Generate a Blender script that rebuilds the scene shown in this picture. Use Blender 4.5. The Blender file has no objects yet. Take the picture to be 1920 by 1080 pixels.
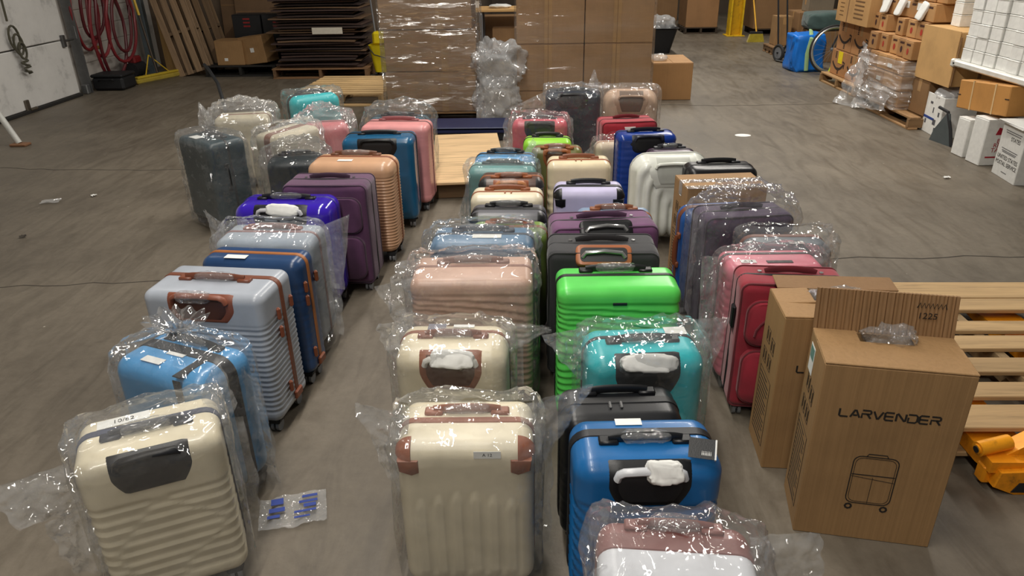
import bpy, bmesh, math, random
import numpy as np
from mathutils import Matrix, Vector

SC = bpy.context.scene
COL = SC.collection
random.seed(7)

# ------------------------------------------------------------------ camera
cam_d = bpy.data.cameras.new('camera')
cam = bpy.data.objects.new('camera', cam_d)
COL.objects.link(cam)
cam_d.sensor_width = 36.0
cam_d.lens = 36.0 * 1360.0 / 1920.0
cam_d.clip_start = 0.05
cam.matrix_world = Matrix(((0.99952264, 0.00285578, 0.03076262, 0.0),
                           (0.02653031, 0.43089845, -0.90201035, 0.0),
                           (-0.01583151, 0.90239590, 0.43061699, 1.70),
                           (0, 0, 0, 1)))
SC.camera = cam

# ------------------------------------------------------------------ world / exposure
SC.view_settings.view_transform = 'Standard'
SC.view_settings.look = 'None'
SC.view_settings.gamma = 1.0
SC.view_settings.use_curve_mapping = False
SC.view_settings.exposure = 0.52
SC.cycles.transparent_max_bounces = 24
SC.cycles.max_bounces = 8
SC.cycles.caustics_reflective = False
SC.cycles.caustics_refractive = False

world = bpy.data.worlds.new('warehouse_air')
SC.world = world
world.use_nodes = True
wb = world.node_tree.nodes['Background']
wb.inputs[0].default_value = (1.0, 0.96, 0.90, 1)
wb.inputs[1].default_value = 0.055

# ceiling strip lamps (x, y, length, watts); the fixtures themselves are built below
LAMPS = [(-0.7, -2.2, 2.4, 74), (-0.7, 1.0, 2.4, 70), (-0.7, 4.2, 2.4, 70), (-0.7, 7.4, 2.4, 46),
         (2.5, 6.8, 2.4, 72), (2.5, 9.8, 2.4, 76), (2.5, 13.0, 2.4, 70), (2.5, 16.2, 2.4, 30), (-4.2, 6.5, 2.4, 14)]
LAMP_Z = 4.4
for (lx, ly, ll, lw) in LAMPS:
    ld = bpy.data.lights.new('strip_light', 'AREA')
    ld.shape = 'RECTANGLE'; ld.size = 0.28; ld.size_y = ll
    ld.energy = lw; ld.color = (1.0, 0.95, 0.87)
    lo = bpy.data.objects.new('strip_light', ld)
    lo.location = (lx, ly, LAMP_Z - 0.02)
    COL.objects.link(lo)

# ------------------------------------------------------------------ helpers
def lin(c):
    return tuple(((v / 255.0) / 12.92 if v / 255.0 <= 0.04045 else ((v / 255.0 + 0.055) / 1.055) ** 2.4) for v in c) + (1.0,)

_MC = {}
class NT:
    def __init__(s, name):
        s.m = bpy.data.materials.new(name); s.m.use_nodes = True
        s.t = s.m.node_tree; s.t.nodes.clear()
        s.out = s.t.nodes.new('ShaderNodeOutputMaterial')
    def n(s, kind, **kw):
        nd = s.t.nodes.new('ShaderNode' + kind)
        for k, v in kw.items():
            if k in nd.inputs: nd.inputs[k].default_value = v
            else: setattr(nd, k, v)
        return nd
    def l(s, a, b): s.t.links.new(a, b)
    def coords(s, kind='Object', scale=(1, 1, 1)):
        tc = s.n('TexCoord'); mp = s.n('Mapping'); mp.inputs['Scale'].default_value = scale
        s.l(tc.outputs[kind], mp.inputs['Vector']); return mp.outputs['Vector']
    def ramp(s, fac, stops):
        r = s.n('ValToRGB'); e = r.color_ramp.elements
        while len(e) < len(stops): e.new(0.5)
        for i, (p, c) in enumerate(stops):
            e[i].position = p; e[i].color = c
        s.l(fac, r.inputs[0]); return r.outputs[0]
    def bump(s, h, strength, dist=0.01):
        b = s.n('Bump'); b.inputs['Strength'].default_value = strength; b.inputs['Distance'].default_value = dist
        s.l(h, b.inputs['Height']); return b.outputs['Normal']

def sc(c, k): return (c[0] * k, c[1] * k, c[2] * k, 1)

def plastic(rgb, rough=0.35, metal=0.0, coat=0.0, grain=0.12):
    key = ('p', rgb, rough, metal, coat, grain)
    if key in _MC: return _MC[key]
    t = NT('plastic'); b = t.n('BsdfPrincipled')
    c = lin(rgb); v = t.coords('Object')
    nz = t.n('TexNoise', Scale=9.0, Detail=4.0); t.l(v, nz.inputs['Vector'])
    t.l(t.ramp(nz.outputs[0], [(0.3, sc(c, 0.88)), (0.7, sc(c, 1.08))]), b.inputs['Base Color'])
    n2 = t.n('TexNoise', Scale=420.0, Detail=2.0); t.l(v, n2.inputs['Vector'])
    t.l(t.bump(n2.outputs[0], grain, 0.002), b.inputs['Normal'])
    b.inputs['Roughness'].default_value = rough; b.inputs['Metallic'].default_value = metal
    b.inputs['Coat Weight'].default_value = coat; b.inputs['Coat Roughness'].default_value = 0.06
    t.l(b.outputs[0], t.out.inputs[0]); _MC[key] = t.m; return t.m

def fabric(rgb):
    key = ('f', rgb)
    if key in _MC: return _MC[key]
    t = NT('fabric'); b = t.n('BsdfPrincipled'); c = lin(rgb); v = t.coords('Object')
    nz = t.n('TexNoise', Scale=14.0, Detail=5.0); t.l(v, nz.inputs['Vector'])
    t.l(t.ramp(nz.outputs[0], [(0.3, sc(c, 0.82)), (0.7, sc(c, 1.12))]), b.inputs['Base Color'])
    w = t.n('TexNoise', Scale=700.0, Detail=2.0); t.l(v, w.inputs['Vector'])
    t.l(t.bump(w.outputs[0], 0.4, 0.003), b.inputs['Normal'])
    b.inputs['Roughness'].default_value = 0.75; b.inputs['Sheen Weight'].default_value = 0.25
    t.l(b.outputs[0], t.out.inputs[0]); _MC[key] = t.m; return t.m

def paper(rgb, rough=0.8):
    key = ('pp', rgb, rough)
    if key in _MC: return _MC[key]
    t = NT('paper'); b = t.n('BsdfPrincipled'); c = lin(rgb); v = t.coords('Object')
    nz = t.n('TexNoise', Scale=30.0, Detail=6.0); t.l(v, nz.inputs['Vector'])
    t.l(t.ramp(nz.outputs[0], [(0.25, sc(c, 0.9)), (0.7, sc(c, 1.03))]), b.inputs['Base Color'])
    t.l(t.bump(nz.outputs[0], 0.15, 0.004), b.inputs['Normal'])
    b.inputs['Roughness'].default_value = rough
    t.l(b.outputs[0], t.out.inputs[0]); _MC[key] = t.m; return t.m

def cardboard(rgb, flutes=0.25, rough=0.72):
    key = ('cb', rgb, flutes, rough)
    if key in _MC: return _MC[key]
    t = NT('cardboard'); b = t.n('BsdfPrincipled'); c = lin(rgb); v = t.coords('Object')
    nz = t.n('TexNoise', Scale=3.5, Detail=7.0, Roughness=0.6); t.l(v, nz.inputs['Vector'])
    col = t.ramp(nz.outputs[0], [(0.25, sc(c, 0.8)), (0.5, c), (0.8, sc(c, 1.12))])
    v2 = t.coords('Object', (85, 85, 0.7))
    st = t.n('TexNoise', Scale=1.0, Detail=3.0); t.l(v2, st.inputs['Vector'])
    mx = t.n('MixRGB', blend_type='MULTIPLY'); mx.inputs[0].default_value = min(.5, flutes * 0.75)
    t.l(col, mx.inputs[1]); t.l(t.ramp(st.outputs[0], [(0.30, (0.66, 0.64, 0.60, 1)), (0.56, (1, 1, 1, 1))]), mx.inputs[2])
    t.l(mx.outputs[0], b.inputs['Base Color'])
    t.l(t.bump(st.outputs[0], flutes, 0.006), b.inputs['Normal'])
    b.inputs['Roughness'].default_value = rough
    t.l(b.outputs[0], t.out.inputs[0]); _MC[key] = t.m; return t.m

def wood(rgb, axis='x', rough=0.75):
    key = ('w', rgb, axis)
    if key in _MC: return _MC[key]
    t = NT('wood'); b = t.n('BsdfPrincipled'); c = lin(rgb)
    s = {'x': (1.2, 16, 16), 'y': (16, 1.2, 16), 'z': (16, 16, 1.2)}[axis]
    v = t.coords('Object', s); g = t.n('ObjectInfo')
    ad = t.n('VectorMath', operation='ADD'); t.l(v, ad.inputs[0])
    ml = t.n('Math', operation='MULTIPLY'); ml.inputs[1].default_value = 37.0; t.l(g.outputs['Random'], ml.inputs[0])
    t.l(ml.outputs[0], ad.inputs[1])
    nz = t.n('TexNoise', Scale=1.6, Detail=8.0, Roughness=0.65); nz.inputs['Distortion'].default_value = 0.6
    t.l(ad.outputs[0], nz.inputs['Vector'])
    col = t.ramp(nz.outputs[0], [(0.25, sc(c, 0.5)), (0.48, sc(c, 0.95)), (0.75, sc(c, 1.2))])
    br = t.n('HueSaturation'); t.l(col, br.inputs['Color'])
    mr = t.n('MapRange'); mr.inputs['To Min'].default_value = 0.78; mr.inputs['To Max'].default_value = 1.15
    t.l(g.outputs['Random'], mr.inputs[0]); t.l(mr.outputs[0], br.inputs['Value'])
    t.l(br.outputs[0], b.inputs['Base Color'])
    t.l(t.bump(nz.outputs[0], 0.35, 0.004), b.inputs['Normal'])
    b.inputs['Roughness'].default_value = rough
    t.l(b.outputs[0], t.out.inputs[0]); _MC[key] = t.m; return t.m

def metal(rgb, rough=0.35, wear=None):
    key = ('m', rgb, rough, wear)
    if key in _MC: return _MC[key]
    t = NT('metal'); b = t.n('BsdfPrincipled'); c = lin(rgb); v = t.coords('Object')
    nz = t.n('TexNoise', Scale=12.0, Detail=8.0, Roughness=0.7); t.l(v, nz.inputs['Vector'])
    if wear:
        t.l(t.ramp(nz.outputs[0], [(0.28, lin(wear)), (0.4, sc(c, 0.8)), (0.5, c), (0.8, sc(c, 1.1))]), b.inputs['Base Color'])
        b.inputs['Metallic'].default_value = 0.1
    else:
        t.l(t.ramp(nz.outputs[0], [(0.3, sc(c, 0.8)), (0.7, sc(c, 1.1))]), b.inputs['Base Color'])
        b.inputs['Metallic'].default_value = 0.85
    b.inputs['Roughness'].default_value = rough
    t.l(b.outputs[0], t.out.inputs[0]); _MC[key] = t.m; return t.m

def film(name, haze=0.03, gloss=0.07, tilt=0.9, scale=22.0, tint=(0.985, 0.988, 0.988, 1), stretch=(1, 1, 1), patch=3.0, lo=0.35, hi=0.62, base=0.04, amt=0.35):
    """clear crumpled plastic film: mostly see-through, sharp glints off its creased facets, a faint milky haze"""
    t = NT(name); v = t.coords('Object', stretch)
    nz = t.n('TexNoise', Scale=scale * .45, Detail=3.0, Roughness=0.6); t.l(v, nz.inputs['Vector'])
    k1 = t.n('VectorMath', operation='SCALE'); k1.inputs['Scale'].default_value = 5.0 / scale; t.l(nz.outputs['Color'], k1.inputs[0])
    wv = t.n('VectorMath', operation='ADD'); t.l(v, wv.inputs[0]); t.l(k1.outputs[0], wv.inputs[1])
    vo = t.n('TexVoronoi', Scale=scale); t.l(wv.outputs[0], vo.inputs['Vector'])
    # every crumple cell tilts its own way; crinkled patches and smooth patches alternate
    c0 = t.n('VectorMath', operation='SUBTRACT'); c0.inputs[1].default_value = (.5, .5, .5); t.l(vo.outputs['Color'], c0.inputs[0])
    pn = t.n('TexNoise', Scale=patch, Detail=2.0); t.l(v, pn.inputs['Vector'])
    pr = t.n('MapRange'); pr.inputs['From Min'].default_value = lo; pr.inputs['From Max'].default_value = hi; pr.inputs['To Max'].default_value = tilt; t.l(pn.outputs[0], pr.inputs[0])
    c1 = t.n('VectorMath', operation='SCALE'); t.l(c0.outputs[0], c1.inputs[0]); t.l(pr.outputs[0], c1.inputs['Scale'])
    nrm0 = t.bump(nz.outputs[0], 0.5, 0.03)
    c2 = t.n('VectorMath', operation='ADD'); t.l(nrm0, c2.inputs[0]); t.l(c1.outputs[0], c2.inputs[1])
    c3 = t.n('VectorMath', operation='NORMALIZE'); t.l(c2.outputs[0], c3.inputs[0]); nrm = c3.outputs[0]
    tr = t.n('BsdfTransparent'); tr.inputs[0].default_value = tint
    gl = t.n('BsdfGlossy'); gl.inputs['Roughness'].default_value = gloss; gl.inputs['Color'].default_value = (1, 1, 1, 1); t.l(nrm, gl.inputs['Normal'])
    df = t.n('BsdfDiffuse'); df.inputs[0].default_value = (0.93, 0.94, 0.95, 1); t.l(nrm0, df.inputs['Normal'])
    fr = t.n('Fresnel'); fr.inputs['IOR'].default_value = 1.45
    mr = t.n('Math', operation='MULTIPLY_ADD'); mr.inputs[1].default_value = amt; mr.inputs[2].default_value = base; mr.use_clamp = True
    t.l(fr.outputs[0], mr.inputs[0])
    hz = t.n('MapRange'); hz.inputs['From Min'].default_value = lo; hz.inputs['From Max'].default_value = hi; hz.inputs['To Min'].default_value = haze; hz.inputs['To Max'].default_value = haze + 0.045; t.l(pn.outputs[0], hz.inputs[0])
    m1 = t.n('MixShader'); t.l(hz.outputs[0], m1.inputs[0]); t.l(tr.outputs[0], m1.inputs[1]); t.l(df.outputs[0], m1.inputs[2])
    m2 = t.n('MixShader'); t.l(mr.outputs[0], m2.inputs[0]); t.l(m1.outputs[0], m2.inputs[1]); t.l(gl.outputs[0], m2.inputs[2])
    t.l(m2.outputs[0], t.out.inputs[0]); return t.m

FILM = film('clear_film', 0.028, 0.07, 1.35, 20.0, lo=.28, hi=.55, base=.05)
FILM_EAR = film('bag_corner_film', 0.085, 0.09, 1.5, 24.0, lo=.25, hi=.5, base=.07)
FILM_MILKY = film('milky_film', 0.11, 0.09, 1.4, 16.0, lo=.2, hi=.45, base=.08)
CLING = film('cling_film', 0.05, 0.08, 1.3, 60.0, lo=.15, hi=.4, base=.06)
STRETCH = film('stretch_film', 0.01, 0.2, 1.9, 9.0, stretch=(0.6, 0.6, 4.0), patch=1.6, lo=.40, hi=.55, base=.15)
TISSUE = paper((232, 232, 228), 0.9)
WHITE = paper((236, 236, 232), 0.6)
INK = plastic((35, 30, 26), 0.7)
BLACK = plastic((20, 21, 24), 0.4)
BLACKM = plastic((26, 27, 30), 0.6)
GREYW = plastic((120, 122, 126), 0.5)
CHROME = metal((215, 215, 215), 0.18)
BROWN = plastic((128, 74, 48), 0.4)

_U = 'first second third fourth fifth sixth seventh eighth ninth tenth eleventh twelfth thirteenth fourteenth fifteenth sixteenth seventeenth eighteenth nineteenth twentieth'.split()
ORD = _U + ['twenty-' + u for u in _U[:9]] + ['thirtieth']

def link(o, parent=None):
    COL.objects.link(o)
    if parent is not None: o.parent = parent
    return o

def tag(o, label=None, cat=None, group=None, kind=None):
    if label: o['label'] = label
    if cat: o['category'] = cat
    if group: o['group'] = group
    if kind: o['kind'] = kind
    return o

def empty(name, loc=(0, 0, 0), rz=0.0, label=None, cat=None, group=None):
    o = bpy.data.objects.new(name, None); o.empty_display_size = 0.05
    o.location = loc; o.rotation_euler = (0, 0, rz); link(o)
    return tag(o, label, cat, group)

def mesh_obj(name, verts, faces, mat, parent=None, smooth=False, sharp=None, recalc=False):
    me = bpy.data.meshes.new(name)
    me.from_pydata(verts if isinstance(verts, list) else verts.tolist(), [], faces if isinstance(faces, list) else faces.tolist())
    if recalc:
        bm = bmesh.new(); bm.from_mesh(me); bmesh.ops.recalc_face_normals(bm, faces=bm.faces); bm.to_mesh(me); bm.free()
    if smooth: me.shade_smooth()
    if sharp: me.set_sharp_from_angle(angle=math.radians(sharp))
    me.materials.append(mat)
    return link(bpy.data.objects.new(name, me), parent)

class MB:
    def __init__(s, M=None): s.v = []; s.f = []; s.M = M
    def add(s, vs, fs):
        b = len(s.v)
        if s.M is not None: vs = [tuple(s.M @ Vector(p)) for p in vs]
        s.v += [tuple(p) for p in vs]; s.f += [tuple(i + b for i in f) for f in fs]; return s
    def box(s, c, sz, bev=0.0):
        x, y, z = (k / 2 for k in sz); b = min(bev, x * .9, y * .9, z * .9)
        if b <= 0:
            vs = [(c[0] + i * x, c[1] + j * y, c[2] + k * z) for i in (-1, 1) for j in (-1, 1) for k in (-1, 1)]
            return s.add(vs, [(0, 1, 3, 2), (4, 6, 7, 5), (0, 4, 5, 1), (2, 3, 7, 6), (0, 2, 6, 4), (1, 5, 7, 3)])
        vs = []; idx = {}
        for i in (-1, 1):
            for j in (-1, 1):
                for k in (-1, 1):
                    for a, (dx, dy, dz) in enumerate(((0, b, b), (b, 0, b), (b, b, 0))):
                        idx[i, j, k, a] = len(vs); vs.append((c[0] + i * (x - dx), c[1] + j * (y - dy), c[2] + k * (z - dz)))
        fs = []
        S = (-1, 1)
        for i in S: fs.append([idx[i, j, k, 0] for j, k in ((-1, -1), (-1, 1), (1, 1), (1, -1))][::-i or 1])
        for j in S: fs.append([idx[i, j, k, 1] for i, k in ((-1, -1), (1, -1), (1, 1), (-1, 1))][::-j])
        for k in S: fs.append([idx[i, j, k, 2] for i, j in ((-1, -1), (-1, 1), (1, 1), (1, -1))][::-k])
        for i in S:
            for j in S: fs.append((idx[i, j, -1, 0], idx[i, j, 1, 0], idx[i, j, 1, 1], idx[i, j, -1, 1]))
            for k in S: fs.append((idx[i, -1, k, 0], idx[i, 1, k, 0], idx[i, 1, k, 2], idx[i, -1, k, 2]))
        for j in S:
            for k in S: fs.append((idx[-1, j, k, 1], idx[1, j, k, 1], idx[1, j, k, 2], idx[-1, j, k, 2]))
        for i in S:
            for j in S:
                for k in S: fs.append((idx[i, j, k, 0], idx[i, j, k, 1], idx[i, j, k, 2]))
        return s.add(vs, fs)
    def tube(s, pts, r, n=8, closed=False, ry=None, up=None):
        """round (or r x ry oval) section swept along pts"""
        P = [Vector(p) for p in pts]; m = len(P); vs = []; ry = r if ry is None else ry
        U = Vector(up) if up else None; prev = None
        for i, p in enumerate(P):
            a = P[(i - 1) % m] if (closed or i) else p; b = P[(i + 1) % m] if (closed or i < m - 1) else p
            t = (b - a); t = t.normalized() if t.length > 1e-9 else Vector((0, 0, 1))
            if U is not None: sd = t.cross(U)
            elif prev is None: sd = t.cross(Vector((0, 0, 1)) if abs(t.z) < .9 else Vector((1, 0, 0)))
            else: sd = prev - t * prev.dot(t)
            if sd.length < 1e-6: sd = Vector((1, 0, 0))
            sd.normalize(); prev = sd; w = sd.cross(t)
            rr = r[i] if isinstance(r, (list, tuple)) else r; r2 = ry[i] if isinstance(ry, (list, tuple)) else ry
            for k in range(n):
                an = 2 * math.pi * k / n
                vs.append(p + sd * (rr * math.cos(an)) + w * (r2 * math.sin(an)))
        fs = []
        for i in range(m if closed else m - 1):
            for k in range(n):
                a, b = i * n + k, i * n + (k + 1) % n; c, d = ((i + 1) % m) * n + (k + 1) % n, ((i + 1) % m) * n + k
                fs.append((a, b, c, d))
        if not closed:
            fs.append(tuple(range(n))[::-1]); fs.append(tuple((m - 1) * n + k for k in range(n)))
        return s.add(vs, fs)
    def cyl(s, a, b, r, n=16, r2=None):
        return s.tube([a, b], [r, r if r2 is None else r2], n)
    def prism(s, poly, y0, y1, plane='xz', bev=0.0):
        """polygon (list of 2-D points) extruded between y0 and y1 along the third axis; y0 side gets the bevel"""
        n = len(poly)
        def put(p, t):
            return {'xz': (p[0], t, p[1]), 'xy': (p[0], p[1], t), 'yz': (t, p[0], p[1])}[plane]
        cx = sum(p[0] for p in poly) / n; cy = sum(p[1] for p in poly) / n
        rings = []
        if bev:
            sgn = 1 if y1 > y0 else -1
            ins = []
            for p in poly:
                d = math.hypot(p[0] - cx, p[1] - cy) or 1; k = (d - bev) / d
                ins.append((cx + (p[0] - cx) * k, cy + (p[1] - cy) * k))
            rings = [[put(p, y0) for p in ins], [put(p, y0 + sgn * bev) for p in poly], [put(p, y1) for p in poly]]
        else: rings = [[put(p, y0) for p in poly], [put(p, y1) for p in poly]]
        vs = [p for r in rings for p in r]; fs = []
        for i in range(len(rings) - 1):
            for k in range(n): fs.append((i * n + k, i * n + (k + 1) % n, (i + 1) * n + (k + 1) % n, (i + 1) * n + k))
        fs.append(tuple(range(n))[::-1]); fs.append(tuple((len(rings) - 1) * n + k for k in range(n)))
        return s.add(vs, fs)
    def ribbon(s, pts, wd, plane_n, th=0.0006, closed=False):
        """flat line of width wd drawn along pts in the plane with normal plane_n"""
        N = Vector(plane_n).normalized(); P = [Vector(p) for p in pts]; m = len(P); vs = []
        for i, p in enumerate(P):
            a = P[(i - 1) % m] if (closed or i) else p; b = P[(i + 1) % m] if (closed or i < m - 1) else p
            t = (b - a).normalized(); sd = t.cross(N).normalized() * (wd / 2)
            vs += [p - sd, p + sd, p - sd + N * th, p + sd + N * th]
        fs = []
        for i in range(m if closed else m - 1):
            a = i * 4; b = ((i + 1) % m) * 4
            fs += [(a + 2, a + 3, b + 3, b + 2), (a, a + 2, b + 2, b), (a + 1, b + 1, b + 3, a + 3)]
        return s.add(vs, fs)
    def build(s, name, mat, parent=None, smooth=False, sharp=40, loc=None, rot=None, recalc=True):
        o = mesh_obj(name, s.v, s.f, mat, parent, smooth, sharp if smooth else None, recalc)
        if loc is not None: o.location = loc
        if rot is not None: o.rotation_euler = rot
        return o

# vectorised value noise
def _hash(i, j, k):
    n = (i * 374761393 + j * 668265263 + k * 2147483647 * 3 + 1274126177) & 0xFFFFFFFF
    n = ((n ^ (n >> 13)) * 1274126177) & 0xFFFFFFFF
    return ((n ^ (n >> 16)) & 0xFFFF) / 65535.0
def vnoise(P):
    P = np.asarray(P, float); I = np.floor(P).astype(np.int64); Fr = P - I; Fr = Fr * Fr * (3 - 2 * Fr)
    r = 0
    for a in (0, 1):
        for b in (0, 1):
            for c in (0, 1):
                w = (Fr[..., 0] if a else 1 - Fr[..., 0]) * (Fr[..., 1] if b else 1 - Fr[..., 1]) * (Fr[..., 2] if c else 1 - Fr[..., 2])
                r = r + w * _hash(I[..., 0] + a, I[..., 1] + b, I[..., 2] + c)
    return r
def ridged(P, oct=3):
    a, s, r = 1.0, 0.0, 0
    for o in range(oct):
        n = 1 - np.abs(2 * vnoise(np.asarray(P) * 2 ** o + o * 17.3) - 1); r = r + a * n ** 2; s += a; a *= 0.55
    return r / s
def sstep(a, b, x):
    t = np.clip((x - a) / (b - a), 0, 1); return t * t * (3 - 2 * t)

def text(s, size, mat, parent, M, name='lettering', align='CENTER', sx=1.0):
    cu = bpy.data.curves.new(name, 'FONT'); cu.body = s; cu.size = size; cu.align_x = align; cu.align_y = 'CENTER'
    cu.extrude = 0.0004; cu.resolution_u = 3
    o = bpy.data.objects.new('tmp', cu); COL.objects.link(o)
    dg = bpy.context.evaluated_depsgraph_get()
    me = bpy.data.meshes.new_from_object(o.evaluated_get(dg)); bpy.data.objects.remove(o); bpy.data.curves.remove(cu)
    me.transform(M @ Matrix.Diagonal((sx, 1, 1, 1))); me.materials.clear(); me.materials.append(mat); me.name = name
    return link(bpy.data.objects.new(name, me), parent)
def face_front(x, y, z):   # text frame on a face looking to -Y
    return Matrix(((1, 0, 0, x), (0, 0, -1, y), (0, 1, 0, z), (0, 0, 0, 1)))
def face_left(x, y, z):    # text frame on a face looking to -X (reads from far to near)
    return Matrix(((0, 0, -1, x), (-1, 0, 0, y), (0, 1, 0, z), (0, 0, 0, 1)))
def face_top(x, y, z):
    return Matrix(((1, 0, 0, x), (0, 1, 0, y), (0, 0, 1, z), (0, 0, 0, 1)))

# ------------------------------------------------------------------ suitcases
def _axis(h, r, res):
    nb = int(min(14, max(3, r * .8 / res)))
    b = [-h + r - r * math.tan(math.pi / 4 * (1 - k / nb)) for k in range(nb)]
    n = max(2, int((2 * h - 2 * r) / res) + 1)
    mid = list(np.linspace(-h + r, h - r, n))
    return np.array(b + mid + [-k for k in b[::-1]])

def shell(name, mat, parent, w, zb, zt, ys, s, D, r, disp=None, rx=.03, rz=.03, ry=.03):
    """one half of a moulded case: an open rounded box from the seam plane y=ys out to depth D (s=-1 to the front)"""
    hw, hz, zc = w / 2, (zt - zb) / 2, (zt + zb) / 2
    xs, zs = _axis(hw, r, rx), _axis(hz, r, rz)
    n = max(2, int((D - r) / ry) + 1)
    ts = np.array(list(np.linspace(0, D - r, n)) + [D - r + r * math.tan(math.pi / 4 * a) for a in (.35, .7, 1)])
    Q, F = [], []
    def grid(A, B, fn):
        base = sum(len(q) for q in Q); a, b = np.meshgrid(A, B, indexing='ij')
        Q.append(np.stack(fn(a.ravel(), b.ravel()), 1)); nb = len(B)
        i, j = np.meshgrid(np.arange(len(A) - 1), np.arange(nb - 1), indexing='ij'); k = (i * nb + j).ravel() + base
        F.append(np.stack([k, k + 1, k + nb + 1, k + nb], 1))
    grid(xs, zs, lambda a, b: (a, np.full_like(a, D), b))
    for sg in (-1, 1):
        grid(ts, zs, lambda a, b: (np.full_like(a, sg * hw), a, b))
        grid(xs, ts, lambda a, b: (a, b, np.full_like(a, sg * hz)))
    Q = np.concatenate(Q); F = np.concatenate(F)
    _, first, inv = np.unique(np.round(Q, 5), axis=0, return_index=True, return_inverse=True)
    Q = Q[first]; F = inv.ravel()[F]
    C = np.stack([np.clip(Q[:, 0], -(hw - r), hw - r), np.minimum(Q[:, 1], D - r), np.clip(Q[:, 2], -(hz - r), hz - r)], 1)
    V = Q - C; L = np.linalg.norm(V, axis=1); L[L < 1e-9] = 1; N = V / L[:, None]
    Pn = C + N * r
    if disp is not None:
        d = disp(Pn[:, 0] / hw, (Pn[:, 2] + hz), 2 * hz, N, Pn[:, 1] / D)
        d = d * sstep(0.0, 0.12, Pn[:, 1] / D)
        Pn = Pn + N * d[:, None]
    out = np.stack([Pn[:, 0], ys + s * Pn[:, 1], Pn[:, 2] + zc], 1)
    return mesh_obj(name, out, F, mat, parent, smooth=True, recalc=True)

# moulded relief of the shells: f(x in -1..1, z in metres above the body's bottom, body height, normal, depth share)
def st_smooth(x, z, h, N, t): return 0 * x
def mk_hrib(p=.022, A=.0028, top=.13, bot=.05, k=1.0):
    def f(x, z, h, N, t):
        e = sstep(bot - .02, bot + .01, z) * (1 - sstep(h - top - .01, h - top + .01, z))
        return -A * e * (0.5 - 0.5 * np.cos(2 * np.pi * z / p)) ** k
    return f
def st_fan(x, z, h, N, t):
    e = sstep(.04, .06, z) * (1 - sstep(h - .062, h - .055, z))
    ph = (h - z) / .027 - 1.9 * x * np.exp(-((z / h - .68) / .2) ** 2) + .5 * x
    fr = ph - np.floor(ph)
    return -.009 * e * (1 - fr) ** 1.3 * sstep(0, .12, fr)
def mk_vgroove(n=5, A=.004, top=.16, wd=.38):
    def f(x, z, h, N, t):
        d = 0 * x
        for i in range(n):
            c = (i - (n - 1) / 2) * (1.6 / n); hwc = 1.6 / n * wd
            u = np.abs(x - c) / hwc
            zt = h - top - .012 * abs(i - (n - 1) / 2)
            zz = np.where(z > zt - .022, (z - zt + .022) / .022, np.where(z < .06, (.06 - z) / .022, 0))
            q = np.sqrt(u ** 2 + np.clip(zz, 0, 9) ** 2) if True else u
            d = d + A * (1 - sstep(.72, .92, q)) - A * .9 * np.exp(-((q - 1.0) / .10) ** 2)
        return d * sstep(.3, .7, np.abs(N[:, 1]))
    return f
def mk_vrib(p=.055, A=.008):
    def f(x, z, h, N, t):
        zn = np.clip((z - .45 * h) / (.55 * h), 0, 1); e = (np.abs(x) ** 5 + zn ** 5) ** .2
        return -A * (1 - np.abs(np.sin(np.pi * (e * 4.0)))) ** 1.4
    return f
def st_jog(x, z, h, N, t):
    e = sstep(.03, .06, z) * (1 - sstep(h - .155, h - .14, z))
    jog = .016 * sstep(.40, .47, x + .35 * np.sin(z * 23)) - .016 * sstep(.40, .47, -x + .3 * np.sin(z * 17 + 2))
    ph = (z + jog) / .034; fr = ph - np.floor(ph)
    return -.0075 * e * sstep(0, .16, fr) * (1 - fr) ** .9
def st_curve(x, z, h, N, t):
    e = sstep(.03, .05, z) * (1 - sstep(h - .13, h - .115, z))
    ph = (z - .045 * np.abs(x) ** 3) / .036; fr = ph - np.floor(ph)
    return -.007 * e * sstep(0, .15, fr) * (1 - fr)
def st_panel(x, z, h, N, t):
    a = np.maximum(np.abs(x) / .8, np.abs(z - h * .42) / (h * .33))
    return -.005 * np.exp(-((a - 1) / .05) ** 2)

def rrect(w, h, r, n=5):
    pts = []
    for cx, cy, a0 in ((w / 2 - r, h / 2 - r, 0), (-w / 2 + r, h / 2 - r, 90), (-w / 2 + r, -h / 2 + r, 180), (w / 2 - r, -h / 2 + r, 270)):
        for k in range(n): a = math.radians(a0 + 90 * k / (n - 1)); pts.append((cx + r * math.cos(a), cy + r * math.sin(a)))
    return pts

def ring(w, h, r, zc, y0, y1, off):
    """closed band of rounded-rectangle outline between y0 and y1, standing off proud of the shell"""
    P = rrect(w + 2 * off, h + 2 * off, r + off, 6); n = len(P); b = min(.004, abs(y1 - y0) * .3)
    rings = [(y0, 0.0), (y0 + b, 1.0), (y1 - b, 1.0), (y1, 0.0)]
    Pi = rrect(w - .012, h - .012, max(r - .006, .005), 6)
    vs = []
    for y, k in rings:
        for (a, c) in zip(Pi, P):
            vs.append((a[0] + (c[0] - a[0]) * (0.3 + .7 * k), y, zc + a[1] + (c[1] - a[1]) * (0.3 + .7 * k)))
    fs = []
    for i in range(3):
        for k in range(n): fs.append((i * n + k, i * n + (k + 1) % n, (i + 1) * n + (k + 1) % n, (i + 1) * n + k))
    return vs, fs

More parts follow.
